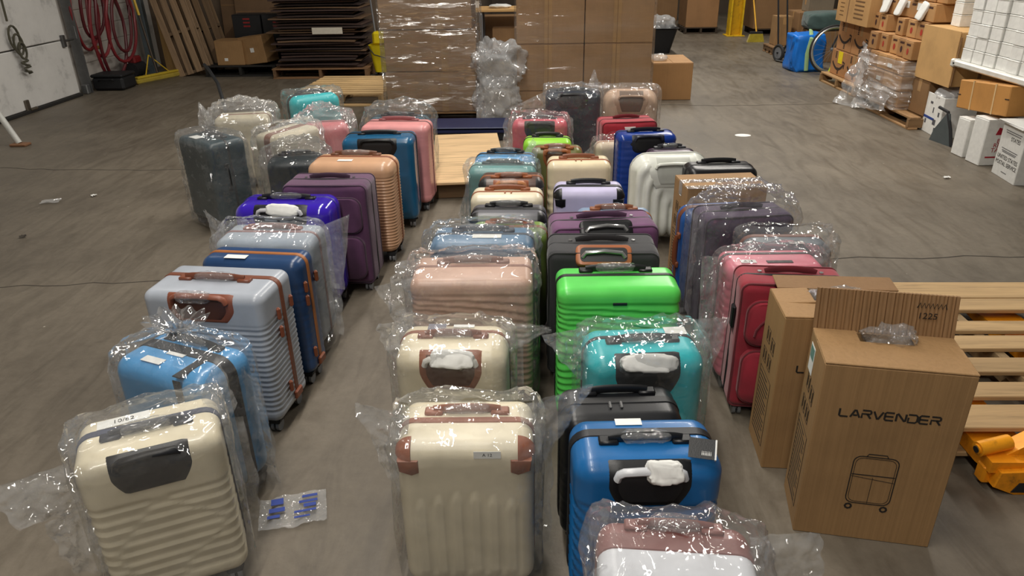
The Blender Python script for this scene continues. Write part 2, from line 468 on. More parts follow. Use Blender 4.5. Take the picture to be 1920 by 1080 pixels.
def blob(c, sz, amp, seed, nu=28, nv=18, freq=30, p=4.0):
    """crumpled wrap: a super-ellipsoid with ridged creases"""
    u = np.linspace(0, 2 * np.pi, nu, endpoint=False); v = np.linspace(-np.pi / 2, np.pi / 2, nv)
    U, Vv = np.meshgrid(u, v, indexing='ij')
    f = lambda t: np.sign(t) * np.abs(t) ** (2 / p)
    X = np.stack([f(np.sin(Vv)) * sz[0] / 2, f(np.cos(Vv)) * f(np.cos(U)) * sz[1] / 2, f(np.cos(Vv)) * f(np.sin(U)) * sz[2] / 2], -1)
    nrm = X / (np.linalg.norm(X, axis=-1, keepdims=True) + 1e-9)
    X = X + nrm * (amp * (ridged(X * freq + seed * 3.7) - .45))[..., None] + np.array(c)
    i, j = np.meshgrid(np.arange(nu), np.arange(nv - 1), indexing='ij')
    F = np.stack([i * nv + j, ((i + 1) % nu) * nv + j, ((i + 1) % nu) * nv + j + 1, i * nv + j + 1], -1).reshape(-1, 4)
    return X.reshape(-1, 3), F

def sticker(parent, face, x, p, w, h, y0, zt, mat=WHITE, name='paper_label', rot=0.0, txt=None):
    m = MB()
    if face == 'top':
        m.box((0, 0, 0), (w, h, .0012)); o = m.build(name, mat, parent, loc=(x, p, zt + .0022), rot=(0, 0, rot))
        if txt: text(txt, h * .6, INK, o, face_top(0, 0, .0008))
    else:
        m.box((0, 0, 0), (w, .0012, h)); o = m.build(name, mat, parent, loc=(x, y0 - .002, p), rot=(0, rot, 0))
        if txt: text(txt, h * .6, INK, o, face_front(0, -.0008, 0))
    return o

def wheels(root, w, d, mat=BLACKM):
    for sx in (-1, 1):
        for sy in (-1, 1):
            x, y = sx * (w / 2 - .045), sy * (d / 2 - .045)
            m = MB(); m.prism([(-.028, .0), (.028, 0), (.02, -.022), (-.02, -.022)], y - .022, y + .022)
            m.v = [(p[0] + x, p[1], p[2] + .062) for p in m.v]
            ho = m.build('wheel_housing', mat, root)
            m = MB()
            for k in (-1, 1): m.cyl((x + k * .004, y - .0, .025), (x + k * .016, y, .025), .025, 14)
            m.cyl((x - .014, y, .025), (x + .014, y, .025), .008, 8)
            m.build('wheel', GREYW, ho, smooth=True)

def bag(root, w, d, h, top='flat', seed=0, ears=(), mat=None, low=.03, loose=.014, nu=120, nv=78, lean=(0, 0), amp=1.0):
    a0, b0 = w / 2 + loose, d / 2 + loose
    prof = [(low, a0 * .99, b0 * .97), (low + .02, a0, b0), (h * .5, a0 * 1.02, b0 * 1.04), (h - .03, a0 * 1.01, b0 * 1.02), (h + .012, a0 * .97, b0 * .93)]
    if top == 'flat':
        prof += [(h + .028, a0 * .92, b0 * .66), (h + .038, a0 * .90, b0 * .34), (h + .042, a0 * .88, b0 * .05)]
    elif top == 'fold':
        prof += [(h + .024, a0 * .94, b0 * .78), (h + .032, a0 * .82, b0 * .42), (h + .034, a0 * .5, b0 * .12), (h + .033, a0 * .1, b0 * .02)]
    elif top == 'knot':
        prof += [(h + .035, a0 * .82, b0 * .82), (h + .055, a0 * .46, b0 * .5), (h + .068, a0 * .14, b0 * .22), (h + .078, .028, .026),
                 (h + .090, .045, .040), (h + .106, .075, .06), (h + .112, .100, .080)]
    elif top == 'puff':
        prof += [(h + .05, a0 * .86, b0 * .86), (h + .09, a0 * .58, b0 * .62), (h + .115, a0 * .25, b0 * .3), (h + .12, a0 * .02, b0 * .02)]
    pr = np.array(prof); seg = np.concatenate([[0], np.cumsum(np.linalg.norm(np.diff(pr, axis=0), axis=1))])
    # more rows towards the crumpled top
    ss = np.concatenate([np.linspace(0, seg[3], nv // 3, endpoint=False), np.linspace(seg[3], seg[-1], nv - nv // 3)])
    Z, A, B = (np.interp(ss, seg, pr[:, i]) for i in range(3))
    u = np.linspace(0, 2 * np.pi, nu, endpoint=False)
    ex = np.interp(Z, [0, h - .02, h + .03, h + .08], [.32, .34, .5, .9])
    cu, su = np.cos(u)[:, None], np.sin(u)[:, None]
    X = np.sign(cu) * np.abs(cu) ** ex[None] * A[None]; Y = np.sign(su) * np.abs(su) ** ex[None] * B[None]
    P = np.stack([X, Y, np.broadcast_to(Z[None], X.shape)], -1)
    nr = np.stack([X / (A[None] ** 1 + .02), Y / (B[None] + .02), np.broadcast_to(sstep(h - .02, h + .03, Z)[None], X.shape)], -1)
    nr = nr / (np.linalg.norm(nr, axis=-1, keepdims=True) + 1e-6)
    tw = sstep(h - .12, h + .03, Z)[None]
    side = ridged(P * np.array([9, 9, 2.2]) + seed * 5.1, 2)
    crmp = ridged(P * 10 + seed * 7.7, 3)
    dsp = (.012 * side * (1 - tw) + .036 * (crmp - .22) * tw) * amp
    if top == 'knot':   # pleats run radially into the tie
        k = sstep(h + .01, h + .06, Z)[None]; pl = np.sin(u[:, None] * 11 + 3 * vnoise(np.stack([u * 2, u * 0 + seed, u * 0], -1))[:, None])
        dsp = dsp * (1 - .6 * k) + .009 * pl * k * np.where(Z > h + .085, 1.1, 1)[None]
    P = P + nr * dsp[..., None]
    P[..., 0] += lean[0] * sstep(h, h + .1, Z)[None]; P[..., 1] += lean[1] * sstep(h, h + .1, Z)[None]
    i, j = np.meshgrid(np.arange(nu), np.arange(nv - 1), indexing='ij')
    F = np.stack([i * nv + j, ((i + 1) % nu) * nv + j, ((i + 1) % nu) * nv + j + 1, i * nv + j + 1], -1).reshape(-1, 4)
    V = [P.reshape(-1, 3)]; Fs = [F]; base = nu * nv
    for e, (p0, p1, p2, p3) in enumerate(ears):      # loose corners of the bag: flattened double film
        n = 26
        s, t = np.meshgrid(np.linspace(0, 1, n), np.linspace(0, 1, n), indexing='ij')
        p0, p1, p2, p3 = (np.array(q, float) for q in (p0, p1, p2, p3))
        p3 = p0 + (p3 - p0) * 1.12; p2 = p1 + (p2 - p1) * 1.12
        base_p = ((1 - s) * (1 - t))[..., None] * p0 + ((1 - s) * t)[..., None] * p1 + (s * t)[..., None] * p2 + (s * (1 - t))[..., None] * p3
        nn = np.cross(p3 - p0, p1 - p0); nn = nn / (np.linalg.norm(nn) + 1e-9)
        for lay in (-1, 1):
            gap = .012 * lay * np.sin(np.pi * t) * (1 - .8 * s)
            cr = (ridged(base_p * 16 + seed + e * 9 + lay * 2.3, 3) - .4) * .026
            edge = .018 * (vnoise(np.stack([t * 5, s * 3 + e, t * 0 + seed], -1)) - .5) * s
            Pp = base_p + nn * (gap + cr)[..., None] + (p3 - p0) / (np.linalg.norm(p3 - p0) + 1e-6) * edge[..., None]
            V.append(Pp.reshape(-1, 3)); ii, jj = np.meshgrid(np.arange(n - 1), np.arange(n - 1), indexing='ij')
            k = (ii * n + jj).ravel() + base; Fs.append(np.stack([k, k + 1, k + n + 1, k + n], 1)); base += n * n
    o = mesh_obj('plastic_bag', np.concatenate(V), np.concatenate(Fs), mat or FILM, root, smooth=True)
    o.data.materials.append(FILM_EAR)
    mi = np.zeros(sum(len(f) for f in Fs), dtype=np.int32); mi[len(F):] = 1
    o.data.polygons.foreach_set('material_index', mi)
    return o

def arch(x0, x1, y, z, rise, n=9):
    return [(x0 + (x1 - x0) * k / (n - 1), y, z + rise * math.sin(math.pi * k / (n - 1)) ** .6) for k in range(n)]

def suitcase(label, x, yf, yaw, w, d, h, style, rgb, band=(30, 30, 34), seam=.5, rough=.33, coat=0.0, metal_=0.0, trolley=None, grip=None,
             top=None, wrap=True, stickers=(), corners=None, side=None, bagspec=None, res=1.0, plate=None, seed=None, r=.042, feet=None, zips=None,
             tipx=0.0, tipy=0.0, strap=None, bandw=.022, fine=None, backrgb=None, side_sign=1):
    seed = seed if seed is not None else len(bpy.data.objects) % 97
    ya = math.radians(yaw)
    root = empty('suitcase', (x, yf, 0), ya, label, 'suitcase', 'suitcases standing in rows on the floor')
    root.location = (x - math.sin(ya) * d / 2, yf + math.cos(ya) * d / 2, 0)
    if tipx or tipy: root.rotation_euler = (math.radians(tipx), math.radians(tipy), ya)
    zb, zt = .055, h
    y0, y1 = -d / 2, d / 2; ys = y0 + d * seam
    body = plastic(rgb, rough, metal_, coat)
    fx, fz = fine or (.03, .012)
    shell('front_shell', body, root, w, zb, zt, ys - .006, -1, d * seam - .006, r, style, fx * res, fz * res, .03 * res)
    shell('back_shell', plastic(backrgb, rough) if backrgb else body, root, w, zb, zt, ys + .006, 1, d * (1 - seam) - .006, r, style if res < 1.5 else None, fx * res * 1.5, fz * res * 1.3, .03 * res)
    vs, fs = ring(w, zt - zb, r, (zb + zt) / 2, ys - bandw / 2, ys + bandw / 2, .003)
    zb_ = mesh_obj('zipper_band', vs, fs, plastic(band, .45), root, True, 35, True)
    if zips:
        for k in (-.02, .012):
            m = MB(); m.box((k + zips[0], ys - bandw / 2 - .008, h + .004), (.008, .03, .006), .002); m.build('zipper_pull', zips[1], zb_)
    wheels(root, w, d)
    if top:
        tm = plastic(top, .4); hl = w * .25; yh = (ys - bandw / 2 - .020) if trolley else (ys + bandw / 2 + .022)
        m = MB()
        for s in (-1, 1): m.box((s * hl, yh, h + .004), (.05, .032, .014), .004)
        m.tube(arch(-hl, hl, yh, h + .009, .007), .014, 10, ry=.006, up=(0, 1, 0))
        th = m.build('top_handle', tm, root, True)
        if wrap:
            V, F = blob((0, yh, h + .016), (hl * 1.3, .042, .024), .012, seed, 40, 24, 40)
            mesh_obj('handle_wrap', V, F, CLING, th, True)
    if trolley:
        tr = plastic(trolley, .42); hwid = w * .30; arcl = r * math.pi / 2
        s0, s1 = .012, arcl + .075          # along the profile: over the round shoulder and down the face
        def prof(sv, off):
            if sv < 0: return (y0 + r - sv, h + off)
            if sv < arcl: a = sv / r; return (y0 + r - (r + off) * math.sin(a), h - r + (r + off) * math.cos(a))
            return (y0 - off, h - r - (sv - arcl))
        def half(u):                        # half width of the outline down the profile (u 0..1)
            k = 1.0 if u > .04 else .96
            return hwid * (k if u < .55 else 1 - .30 * ((u - .55) / .45) ** 1.5)
        def patch(sa, sb, kx, off, rim=None):
            nu_, nv_ = 17, 11; vs = []; fs = []
            for i in range(nu_):
                u = i / (nu_ - 1); sv = sa + (sb - sa) * u
                for j in range(nv_):
                    v_ = -1 + 2 * j / (nv_ - 1); e_ = (i in (0, nu_ - 1)) or (j in (0, nv_ - 1))
                    y_, z_ = prof(sv, -.004 if e_ else off); vs.append((v_ * half(u) * kx, y_, z_))
            for i in range(nu_ - 1):
                for j in range(nv_ - 1): a_ = i * nv_ + j; fs.append((a_, a_ + 1, a_ + nv_ + 1, a_ + nv_))
            return vs, fs
        vs, fs = patch(s0, s1, 1.0, .0045)
        fr = mesh_obj('trolley_housing', vs, fs, tr, root, True, 50, True)
        recess_shade = BLACKM if sum(trolley) < 150 else plastic(tuple(int(c * (.6 if sum(trolley) < 480 else .86)) for c in trolley), .5)  # darker tone imitates shade in a sunken well; the patch itself is raised
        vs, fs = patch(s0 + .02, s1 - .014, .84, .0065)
        mesh_obj('recess', vs, fs, recess_shade, fr, True, 50, True)
        sg = arcl * .62
        pts = []
        for v_, dv, of in ((-.74, .016, .006), (-.70, .004, .014), (-.6, 0, .020), (-.3, -.001, .021), (0, -.002, .022), (.3, -.001, .021), (.6, 0, .020), (.70, .004, .014), (.74, .016, .006)):
            y_, z_ = prof(sg + dv, of); pts.append((v_ * hwid, y_, z_))
        m = MB(); m.tube(pts, .012, 10, ry=.010); gp = m.build('trolley_handle', plastic(grip, .3) if grip else tr, fr, True)
        yg, zg = prof(sg, .020)
        if isinstance(wrap, tuple):
            kx, kw = wrap[1:]
            V, F = blob((0, 0, 0), (hwid * 1.02 * kw, .032, .056), .014, seed + 3, 52, 36, 30, 4)
            o = mesh_obj('tissue_wrap', V, F, TISSUE, gp, True); o.location = (kx * hwid, yg, zg); o.rotation_euler = (math.radians(-32), math.radians(3), 0)
        elif wrap == 'clear':
            V, F = blob((0, 0, 0), (hwid * .9, .036, .040), .012, seed + 3, 44, 26, 36)
            o = mesh_obj('grip_wrap', V, F, CLING, gp, True); o.location = (-.1 * hwid, yg, zg)
    if plate:
        m = MB(); m.box((plate[1] if len(plate) > 1 else 0, y0 - .001, h - plate[0]), (.05, .004, .010), .001); m.build('logo_plate', BLACK, root)
    for s in stickers: sticker(root, *s[:5], y0, zt, **(s[5] if len(s) > 5 else {}))
    if corners:
        cm = plastic(corners, .4)
        for sx in (-1, 1):
            # quarter of a sphere capping the upper front corner
            R = r + .004; n = 7; vs, fs = [], []
            C0 = (sx * (w / 2 - r), y0 + r, zt - r)
            for i in range(n):
                for j in range(n):
                    a, b = math.pi / 2 * i / (n - 1), math.pi / 2 * j / (n - 1)
                    v = Vector((sx * math.sin(a) * math.cos(b), -math.cos(a) * math.cos(b), math.sin(b)))
                    vs.append((C0[0] + v.x * R, C0[1] + v.y * R, C0[2] + v.z * R))
            for i in range(n - 1):
                for j in range(n - 1): fs.append((i * n + j, (i + 1) * n + j, (i + 1) * n + j + 1, i * n + j + 1))
            # flat tongue running down the front
            b = len(vs); m = MB(); m.v, m.f = vs, fs
            m.prism([(sx * (w / 2 - r * 1.45), zt - r), (sx * (w / 2 - .006), zt - r), (sx * (w / 2 - .010), zt - r - .035), (sx * (w / 2 - r), zt - r - .048), (sx * (w / 2 - r * 1.45), zt - r - .04)], y0 - .004, y0 + .02, 'xz', .003)
            m.build('corner_guard', cm, root, True, 50)
    if side:
        m = MB(); zs = h * .62; X = w / 2 * side_sign
        q_ = side_sign
        for k in (-1, 1): m.box((X + q_ * .006, ys - .035, zs + k * .075), (.016, .028, .03), .004)
        m.tube([(X + q_ * .012, ys - .035, zs - .075), (X + q_ * .02, ys - .035, zs - .04), (X + q_ * .02, ys - .035, zs + .04), (X + q_ * .012, ys - .035, zs + .075)], .006, 8, ry=.012)
        m.build('side_handle', plastic(side, .45), root, True)
    if feet:
        fm = plastic(feet, .45)
        for zz in (.16, .40, h - .12):
            for yy in ((ys - .05,) if zz != h - .12 else (ys - .05, ys + .06)):
                m = MB(); m.box((w / 2 + .004, yy, zz), (.016, .018, .05), .006); m.build('side_foot', fm, root)
        m = MB(); m.box((w / 2 + .004, ys, .10), (.014, .06, .035), .005); m.build('lock', fm, root)
    if strap:
        m = MB(); 
        for k in (-1,):
            m.box((w * .28, y0 + d * seam * .5, h + .002), (.03, d * seam, .004), .001); m.box((w * .28, y0 - .002, h - .11), (.03, .004, .20), .001)
        m.build('strap', BLACKM, root)
    if bagspec is not None:
        bag(root, w, d, h, seed=seed, **bagspec)
    return root

def soft_case(label, x, yf, yaw, w, d, h, rgb, trim=None, stud=True, chrome=None, pocket=True, bagspec=None, plate=None, lock=False, arc=False):
    ya = math.radians(yaw)
    root = empty('suitcase', (x - math.sin(ya) * d / 2, yf + math.cos(ya) * d / 2, 0), ya, label, 'suitcase', 'suitcases standing in rows on the floor')
    fm = fabric(rgb); tm = fabric(trim) if trim else fabric(tuple(int(c * .7) for c in rgb))
    y0 = -d / 2; zb = .05; r = .034
    def sag(xx, z, hh, N, t): return .004 * np.sin(xx * 3 + z * 9) * np.sin(z * 14)
    shell('body', fm, root, w, zb, h, 0.02, -1, d / 2 + .02, r, sag, .05, .05, .04)
    shell('back_body', fm, root, w, zb, h, 0.02, 1, d / 2 - .02, r, None, .08, .08, .06)
    for yy in (y0 + .012, d / 2 - .012):
        P = [(a, yy, (zb + h) / 2 + c) for a, c in rrect(w - .008, h - zb - .008, r - .004, 6)]
        m = MB(); m.tube(P, .0045, 6, closed=True); m.build('piping', tm, root, True)
    vs, fs = ring(w, h - zb, r, (zb + h) / 2, -.01, .008, .002); mesh_obj('zipper_band', vs, fs, BLACKM, root, True, 35, True)
    if pocket:
        def pk(wd, z0, z1, th, nm):
            P = rrect(wd, z1 - z0, .05, 7); m = MB(); m.prism([(a, (z0 + z1) / 2 + b) for a, b in P], y0 - th, y0 + .01, 'xz', .012)
            o = m.build(nm, fm, root, True, 50)
            m = MB(); m.tube([(a * .985, y0 - th + .010, (z0 + z1) / 2 + b * .985) for a, b in P], .004, 6, closed=True); m.build('pocket_piping', tm, o, True)
        pk(w * .86, .09, h * .55, .030, 'front_pocket'); pk(w * .86, h * .58, h - .06, .022, 'upper_pocket')
        if arc:
            m = MB(); m.tube([(math.cos(a) * w * .34, y0 - .024, h - .20 + math.sin(a) * .10) for a in np.linspace(0, math.pi, 13)], .004, 6); m.build('curved_piping', tm, root, True)
    hm = MB(); hm.tube(arch(-w * .24, w * .24, .02, h + .002, .014, 11), .013, 10, ry=.005, up=(0, 1, 0)); th = hm.build('top_handle', tm, root, True)
    if stud:
        for s in (-1, 1):
            m = MB(); m.cyl((s * w * .29, .02, h), (s * w * .29, .02, h + .006), .008, 10); m.build('rivet', CHROME, th, True)
    wheels(root, w, d)
    if chrome:      # pull-handle well set into the top front shoulder
        ho = empty_part = None
        T = Matrix.Translation((0, y0 + r * .29, h - r * .29)) @ Matrix.Rotation(math.radians(-42), 4, 'X')
        m = MB(T); m.prism(rrect(w * .50, .085, .022), -.006, .02, 'xz', .004); ho = m.build('trolley_housing', plastic(chrome, .4), root, True, 50)
        m = MB(T); m.prism(rrect(w * .42, .058, .016), -.0005 if False else .0, -.0075, 'xz'); rc = m.build('recess', BLACK, ho)
        m = MB(T); m.tube([(-w * .19, -.006, -.012), (-w * .16, -.016, .004), (0, -.020, .010), (w * .16, -.016, .004), (w * .19, -.006, -.012)], .0085, 8); m.build('trolley_handle', CHROME, ho, True)
    if lock:
        m = MB(); m.box((-w / 2 - .006, -.03, h - .16), (.014, .04, .09), .005); m.build('lock', BLACK, root)
    if plate: 
        m = MB(); m.prism([(-.04, h - .035), (.04, h - .035), (.03, h - .065), (-.03, h - .065)], y0 - .006, y0 + .01, 'xz', .002); m.build('logo_plate', WHITE, root)
    if bagspec is not None: bag(root, w, d, h, seed=int(x * 50) % 31, **bagspec)
    return root

# ------------------------------------------------------------------ the setting
def concrete():
    t = NT('concrete_floor'); b = t.n('BsdfPrincipled'); v = t.coords('Object')
    n1 = t.n('TexNoise', Scale=0.55, Detail=8.0, Roughness=0.62); t.l(v, n1.inputs['Vector'])
    c1 = t.ramp(n1.outputs[0], [(0.3, lin((88, 80, 69))), (0.5, lin((112, 103, 90))), (0.72, lin((132, 122, 107)))])
    n2 = t.n('TexNoise', Scale=26.0, Detail=8.0, Roughness=0.7); t.l(v, n2.inputs['Vector'])
    m1 = t.n('MixRGB', blend_type='MULTIPLY'); m1.inputs[0].default_value = 0.5; t.l(c1, m1.inputs[1])
    t.l(t.ramp(n2.outputs[0], [(0.3, (0.68, 0.67, 0.65, 1)), (0.62, (1, 1, 1, 1))]), m1.inputs[2])
    # scuffs: stretched streaks
    v3 = t.coords('Object', (3.5, 0.8, 1)); n3 = t.n('TexNoise', Scale=2.2, Detail=7.0, Roughness=0.7); n3.inputs['Distortion'].default_value = 1.2; t.l(v3, n3.inputs['Vector'])
    m2 = t.n('MixRGB', blend_type='MULTIPLY'); m2.inputs[0].default_value = 0.55; t.l(m1.outputs[0], m2.inputs[1])
    t.l(t.ramp(n3.outputs[0], [(0.34, (0.52, 0.5, 0.47, 1)), (0.56, (1, 1, 1, 1))]), m2.inputs[2])
    # pale specks
    vo = t.n('TexVoronoi', Scale=5.0); t.l(v, vo.inputs['Vector'])
    m3 = t.n('MixRGB', blend_type='MIX'); m3.inputs[2].default_value = lin((190, 182, 168)); t.l(m2.outputs[0], m3.inputs[1])
    t.l(t.ramp(vo.outputs['Distance'], [(0.015, (0.7, 0.7, 0.7, 1)), (0.035, (0, 0, 0, 1))]), m3.inputs[0])
    t.l(m3.outputs[0], b.inputs['Base Color'])
    t.l(t.ramp(n3.outputs[0], [(0.3, (0.42,) * 3 + (1,)), (0.7, (0.62,) * 3 + (1,))]), b.inputs['Roughness'])
    t.l(t.bump(n2.outputs[0], 0.18, 0.01), b.inputs['Normal'])
    t.l(b.outputs[0], t.out.inputs[0]); return t.m

def block_wall(rgb, dirt=True):
    t = NT('painted_block'); b = t.n('BsdfPrincipled'); v = t.coords('Object'); c = lin(rgb)
    n1 = t.n('TexNoise', Scale=3.0, Detail=9.0, Roughness=0.7); t.l(v, n1.inputs['Vector'])
    col = t.ramp(n1.outputs[0], [(0.28, sc(c, 0.55)), (0.45, sc(c, 0.92)), (0.7, c)])
    t.l(col, b.inputs['Base Color']); t.l(t.bump(n1.outputs[0], 0.3, 0.01), b.inputs['Normal'])
    b.inputs['Roughness'].default_value = 0.8; t.l(b.outputs[0], t.out.inputs[0]); return t.m

FLOOR = concrete()
def S(o): o['kind'] = 'structure'; return o
m = MB(); m.box((1.0, 8.5, -.05), (15.0, 24.0, .1)); S(m.build('floor', FLOOR))
# saw-cut joints and a crack, sunk lines of dark grit lying in the slab
GRIT = plastic((62, 56, 49), .9)
def crack(pts, wd, seed):
    rnd = random.Random(seed); P = []
    for (a, b) in zip(pts[:-1], pts[1:]):
        n = max(3, int(math.hypot(b[0] - a[0], b[1] - a[1]) / .12))
        for k in range(n): t_ = k / n; P.append((a[0] + (b[0] - a[0]) * t_ + rnd.uniform(-.012, .012), a[1] + (b[1] - a[1]) * t_ + rnd.uniform(-.02, .02), .0004))
    P.append((pts[-1][0], pts[-1][1], .0004))
    m = MB(); m.ribbon(P, wd, (0, 0, 1)); return m
fl_ = bpy.data.objects['floor']
crack([(1.3, 8.42), (2.2, 8.30), (3.6, 8.36)], .014, 1).build('crack', GRIT, fl_, recalc=False)
crack([(1.0, 3.95), (1.9, 3.95), (4.5, 4.02)], .010, 2).build('crack', GRIT, fl_, recalc=False)
crack([(-5.6, 6.1), (-3.6, 5.9), (-2.3, 5.95)], .010, 3).build('crack', GRIT, fl_, recalc=False)
crack([(-4.5, 3.8), (-3.0, 3.6), (-1.5, 3.7)], .008, 4).build('crack', GRIT, fl_, recalc=False)

BLOCK = block_wall((196, 190, 182)); BROWNW = block_wall((112, 96, 80)); DARKW = block_wall((96, 84, 72))
m = MB(); m.box((-6.05, 8.0, 2.0), (.2, 23.0, 4.0)); wl = S(m.build('wall_left', BLOCK))
for (yy, zz) in ((10.4, .22), (10.4, .44), (10.4, .66), (10.4, .88), (10.4, 1.1)):   # block courses beyond the door
    m = MB(); m.box((-5.945, yy, zz), (.012, 1.55, .205), .004); m.build('block_course', BLOCK, wl)
m = MB(); m.box((-3.6, 11.95, 2.0), (4.8, .2, 4.0)); S(m.build('wall_back', BROWNW))
m = MB(); m.box((-1.15, 15.8, 2.0), (.2, 7.6, 4.0)); S(m.build('wall_inner', DARKW))
m = MB(); m.box((3.7, 19.7, 2.0), (9.6, .2, 4.0)); S(m.build('wall_far', DARKW))
m = MB(); m.box((8.4, 8.5, 2.0), (.2, 24.0, 4.0)); S(m.build('wall_right', BLOCK))

# sectional garage door in the left wall
DOORW = block_wall((226, 224, 220))
dr = S(empty('door_1', (-5.86, 6.6, 0))); dr['label'] = 'white sectional garage door in the left wall'
for k in range(3):
    m = MB(); m.box((0, 0, .035 + .66 * k + .325), (.06, 5.5, .645), .008); m.build('panel', DOORW, dr)
m = MB(); m.box((.03, 0, .018), (.07, 5.5, .036), .006); m.build('bottom_seal', plastic((34, 32, 30), .8), dr)
for yy in (1.68,):
    m = MB(); m.box((.04, yy, .09), (.03, .07, .12), .006); m.cyl((.06, yy, .04), (.06, yy + .12, .04), .018, 10); m.build('lift_bracket', metal((120, 112, 100), .5), dr)
m = MB(); m.box((.045, 2.66, .68), (.04, .06, .14), .006); m.cyl((.05, 2.66, .68), (.05, 2.86, .68), .014, 10); m.build('roller_hinge', metal((110, 110, 110), .5), dr)
GALV = metal((150, 152, 154), .45)
tk = S(empty('trim_1', (-5.85, 9.55, 0)))
m = MB(); m.prism([(-.06, 0), (.07, 0), (.07, .012), (-.048, .012), (-.048, .06), (-.06, .06)], .0, 2.6, 'xy'); m.v = [(a + 0, b + 0, c) for a, b, c in m.v]; m.build('track', GALV, tk)
m = MB(); m.box((.02, .02, .75), (.05, .05, .16), .006); m.build('track_bracket', GALV, tk)
m = MB(); m.box((.03, -.07, .06), (.08, .08, .12), .01); m.build('track_foot', GALV, tk)

# ceiling strip lamps (above the frame)
GLOW = NT('lamp_diffuser'); e_ = GLOW.n('Emission'); e_.inputs[0].default_value = (1, .93, .82, 1); e_.inputs[1].default_value = 6.0; GLOW.l(e_.outputs[0], GLOW.out.inputs[0]); GLOW = GLOW.m
for i, (lx, ly, ll, lw) in enumerate(LAMPS):
    o = empty('ceiling_lamp', (lx, ly, LAMP_Z), 0, 'long white strip lamp, %s of the row %s' % (ORD[i % 4], ('over the suitcases', 'over the right aisle', 'near the garage door')[i // 4]), 'lamp', 'strip lamps under the roof')
    m = MB(); m.prism([(-.17, .0), (.17, .0), (.09, .07), (-.09, .07)], -ll / 2, ll / 2, 'xz'); m.build('housing', plastic((220, 220, 216), .4), o)
    for s in (-.08, .08):
        m = MB(); m.cyl((s, -ll / 2 + .03, .012), (s, ll / 2 - .03, .012), .013, 10); m.build('tube', GLOW, o, True)
    for s in (-1, 1):
        m = MB(); m.cyl((0, s * ll * .35, .07), (0, s * ll * .35, 1.2), .006, 6); m.build('hanger', GALV, o)

# ------------------------------------------------------------------ the rows of suitcases
CREAM = (228, 217, 190); CRM2 = (227, 215, 186)
DKB = (30, 31, 36)
# ---- left row, near to far
suitcase('cream ribbed cabin suitcase with black recessed handle in a plastic bag, nearest on the left', -0.99, 1.465, 25, 0.355, 0.23, 0.54, st_jog, CREAM, (70, 74, 92), trolley=(22, 23, 28), top=(40, 42, 52), wrap=True, fine=(.010, .006), seam=0.6, bandw=.03, coat=.2,
         stickers=[('top', -.06, .06, .13, .04, {'txt': '10/82', 'rot': .05})],
         bagspec=dict(top='fold', ears=[((-.18, -.09, .545), (-.18, -.09, .40), (-.30, -.13, .42), (-.34, -.11, .54)), ((-.18, -.02, .36), (-.18, -.02, .12), (-.26, -.02, .14), (-.28, -.03, .34)), ((.14, .04, .57), (.18, .04, .44), (.225, .06, .50), (.20, .08, .655)), ((.18, .06, .47), (.18, .06, .08), (.235, .07, .09), (.225, .07, .46))]))
suitcase('sky blue cabin suitcase with black band inside a plastic bag tied at the top', -1.175, 1.86, -22, 0.38, 0.24, 0.535, st_smooth, (70, 150, 208), DKB, seam=0.55, bandw=.05, top=(25, 26, 30), wrap=True, strap=True, r=.055, coat=.3,
         stickers=[('top', -.04, -.07, .08, .03), ('top', .0, .0, .07, .05)],
         bagspec=dict(top='knot', lean=(.0, .01), ears=[((.18, .05, .5), (.18, .05, .03), (.25, .06, .03), (.235, .06, .46)), ((-.18, .02, .5), (-.18, .02, .2), (-.215, .02, .22), (-.225, .02, .52))]))
suitcase('silver grey ribbed suitcase with brown trim and brown handle recess, unwrapped', -1.185, 2.265, -6, 0.455, 0.27, 0.595, mk_hrib(.0215, .0045, .125, .05), (168, 174, 184), (116, 66, 46), seam=0.6, trolley=(132, 76, 56), top=(120, 68, 48), wrap='clear', feet=(128, 70, 48), bandw=.03, fine=(.05, .0045), r=.036, rough=.28)
suitcase('navy blue suitcase with orange brown zipper band behind the silver grey one', -1.135, 2.6, -6, 0.42, 0.17, 0.58, mk_hrib(.03, .004, .10, .05), (40, 68, 108), (160, 98, 48), seam=0.5, bandw=.026, stickers=[('top', -.06, -.05, .09, .035)], feet=(120, 66, 40), rough=.28)
suitcase('pale grey suitcase in a crumpled plastic bag in front of the glossy violet one', -1.165, 2.84, -2, 0.43, 0.24, 0.565, mk_hrib(.028, .004, .12, .05), (168, 178, 190), (150, 120, 120), top=(150, 110, 105), stickers=[('top', -.02, .05, .10, .04)],
         bagspec=dict(top='flat', lean=(0, .02), ears=[((.20, .0, .58), (.22, .0, .30), (.285, .01, .28), (.335, .0, .635)), ((-.20, .0, .60), (-.22, .0, .40), (-.245, .0, .42), (-.27, .0, .66)), ((.21, .02, .32), (.21, .02, .05), (.25, .02, .04), (.27, .02, .30))]))
suitcase('glossy violet blue suitcase with tissue on its black handle', -1.215, 3.245, -1, 0.475, 0.25, 0.58, st_panel, (58, 33, 176), (46, 28, 136), seam=.62, trolley=(24, 24, 30), grip=(190, 190, 195), top=(24, 24, 30), wrap=('tissue', .12, 1.05), rough=.12, coat=.8, r=.06, fine=(.02, .02), stickers=[('top', .03, .06, .08, .02)])
soft_case('tall plum purple fabric suitcase with piped front pockets, left row', -1.07, 3.51, -1, 0.435, 0.24, 0.6, (88, 48, 84))
suitcase('rose gold ribbed suitcase with brown band and white label behind the plum one', -1.04, 3.91, -3, 0.49, 0.26, 0.6, mk_hrib(.018, .006, .085, .04), (208, 164, 130), (134, 78, 50), seam=0.6, top=(120, 80, 60), stickers=[('top', -.03, -.06, .085, .035)], rough=.28, fine=(.05, .004), r=.06, bandw=.028)
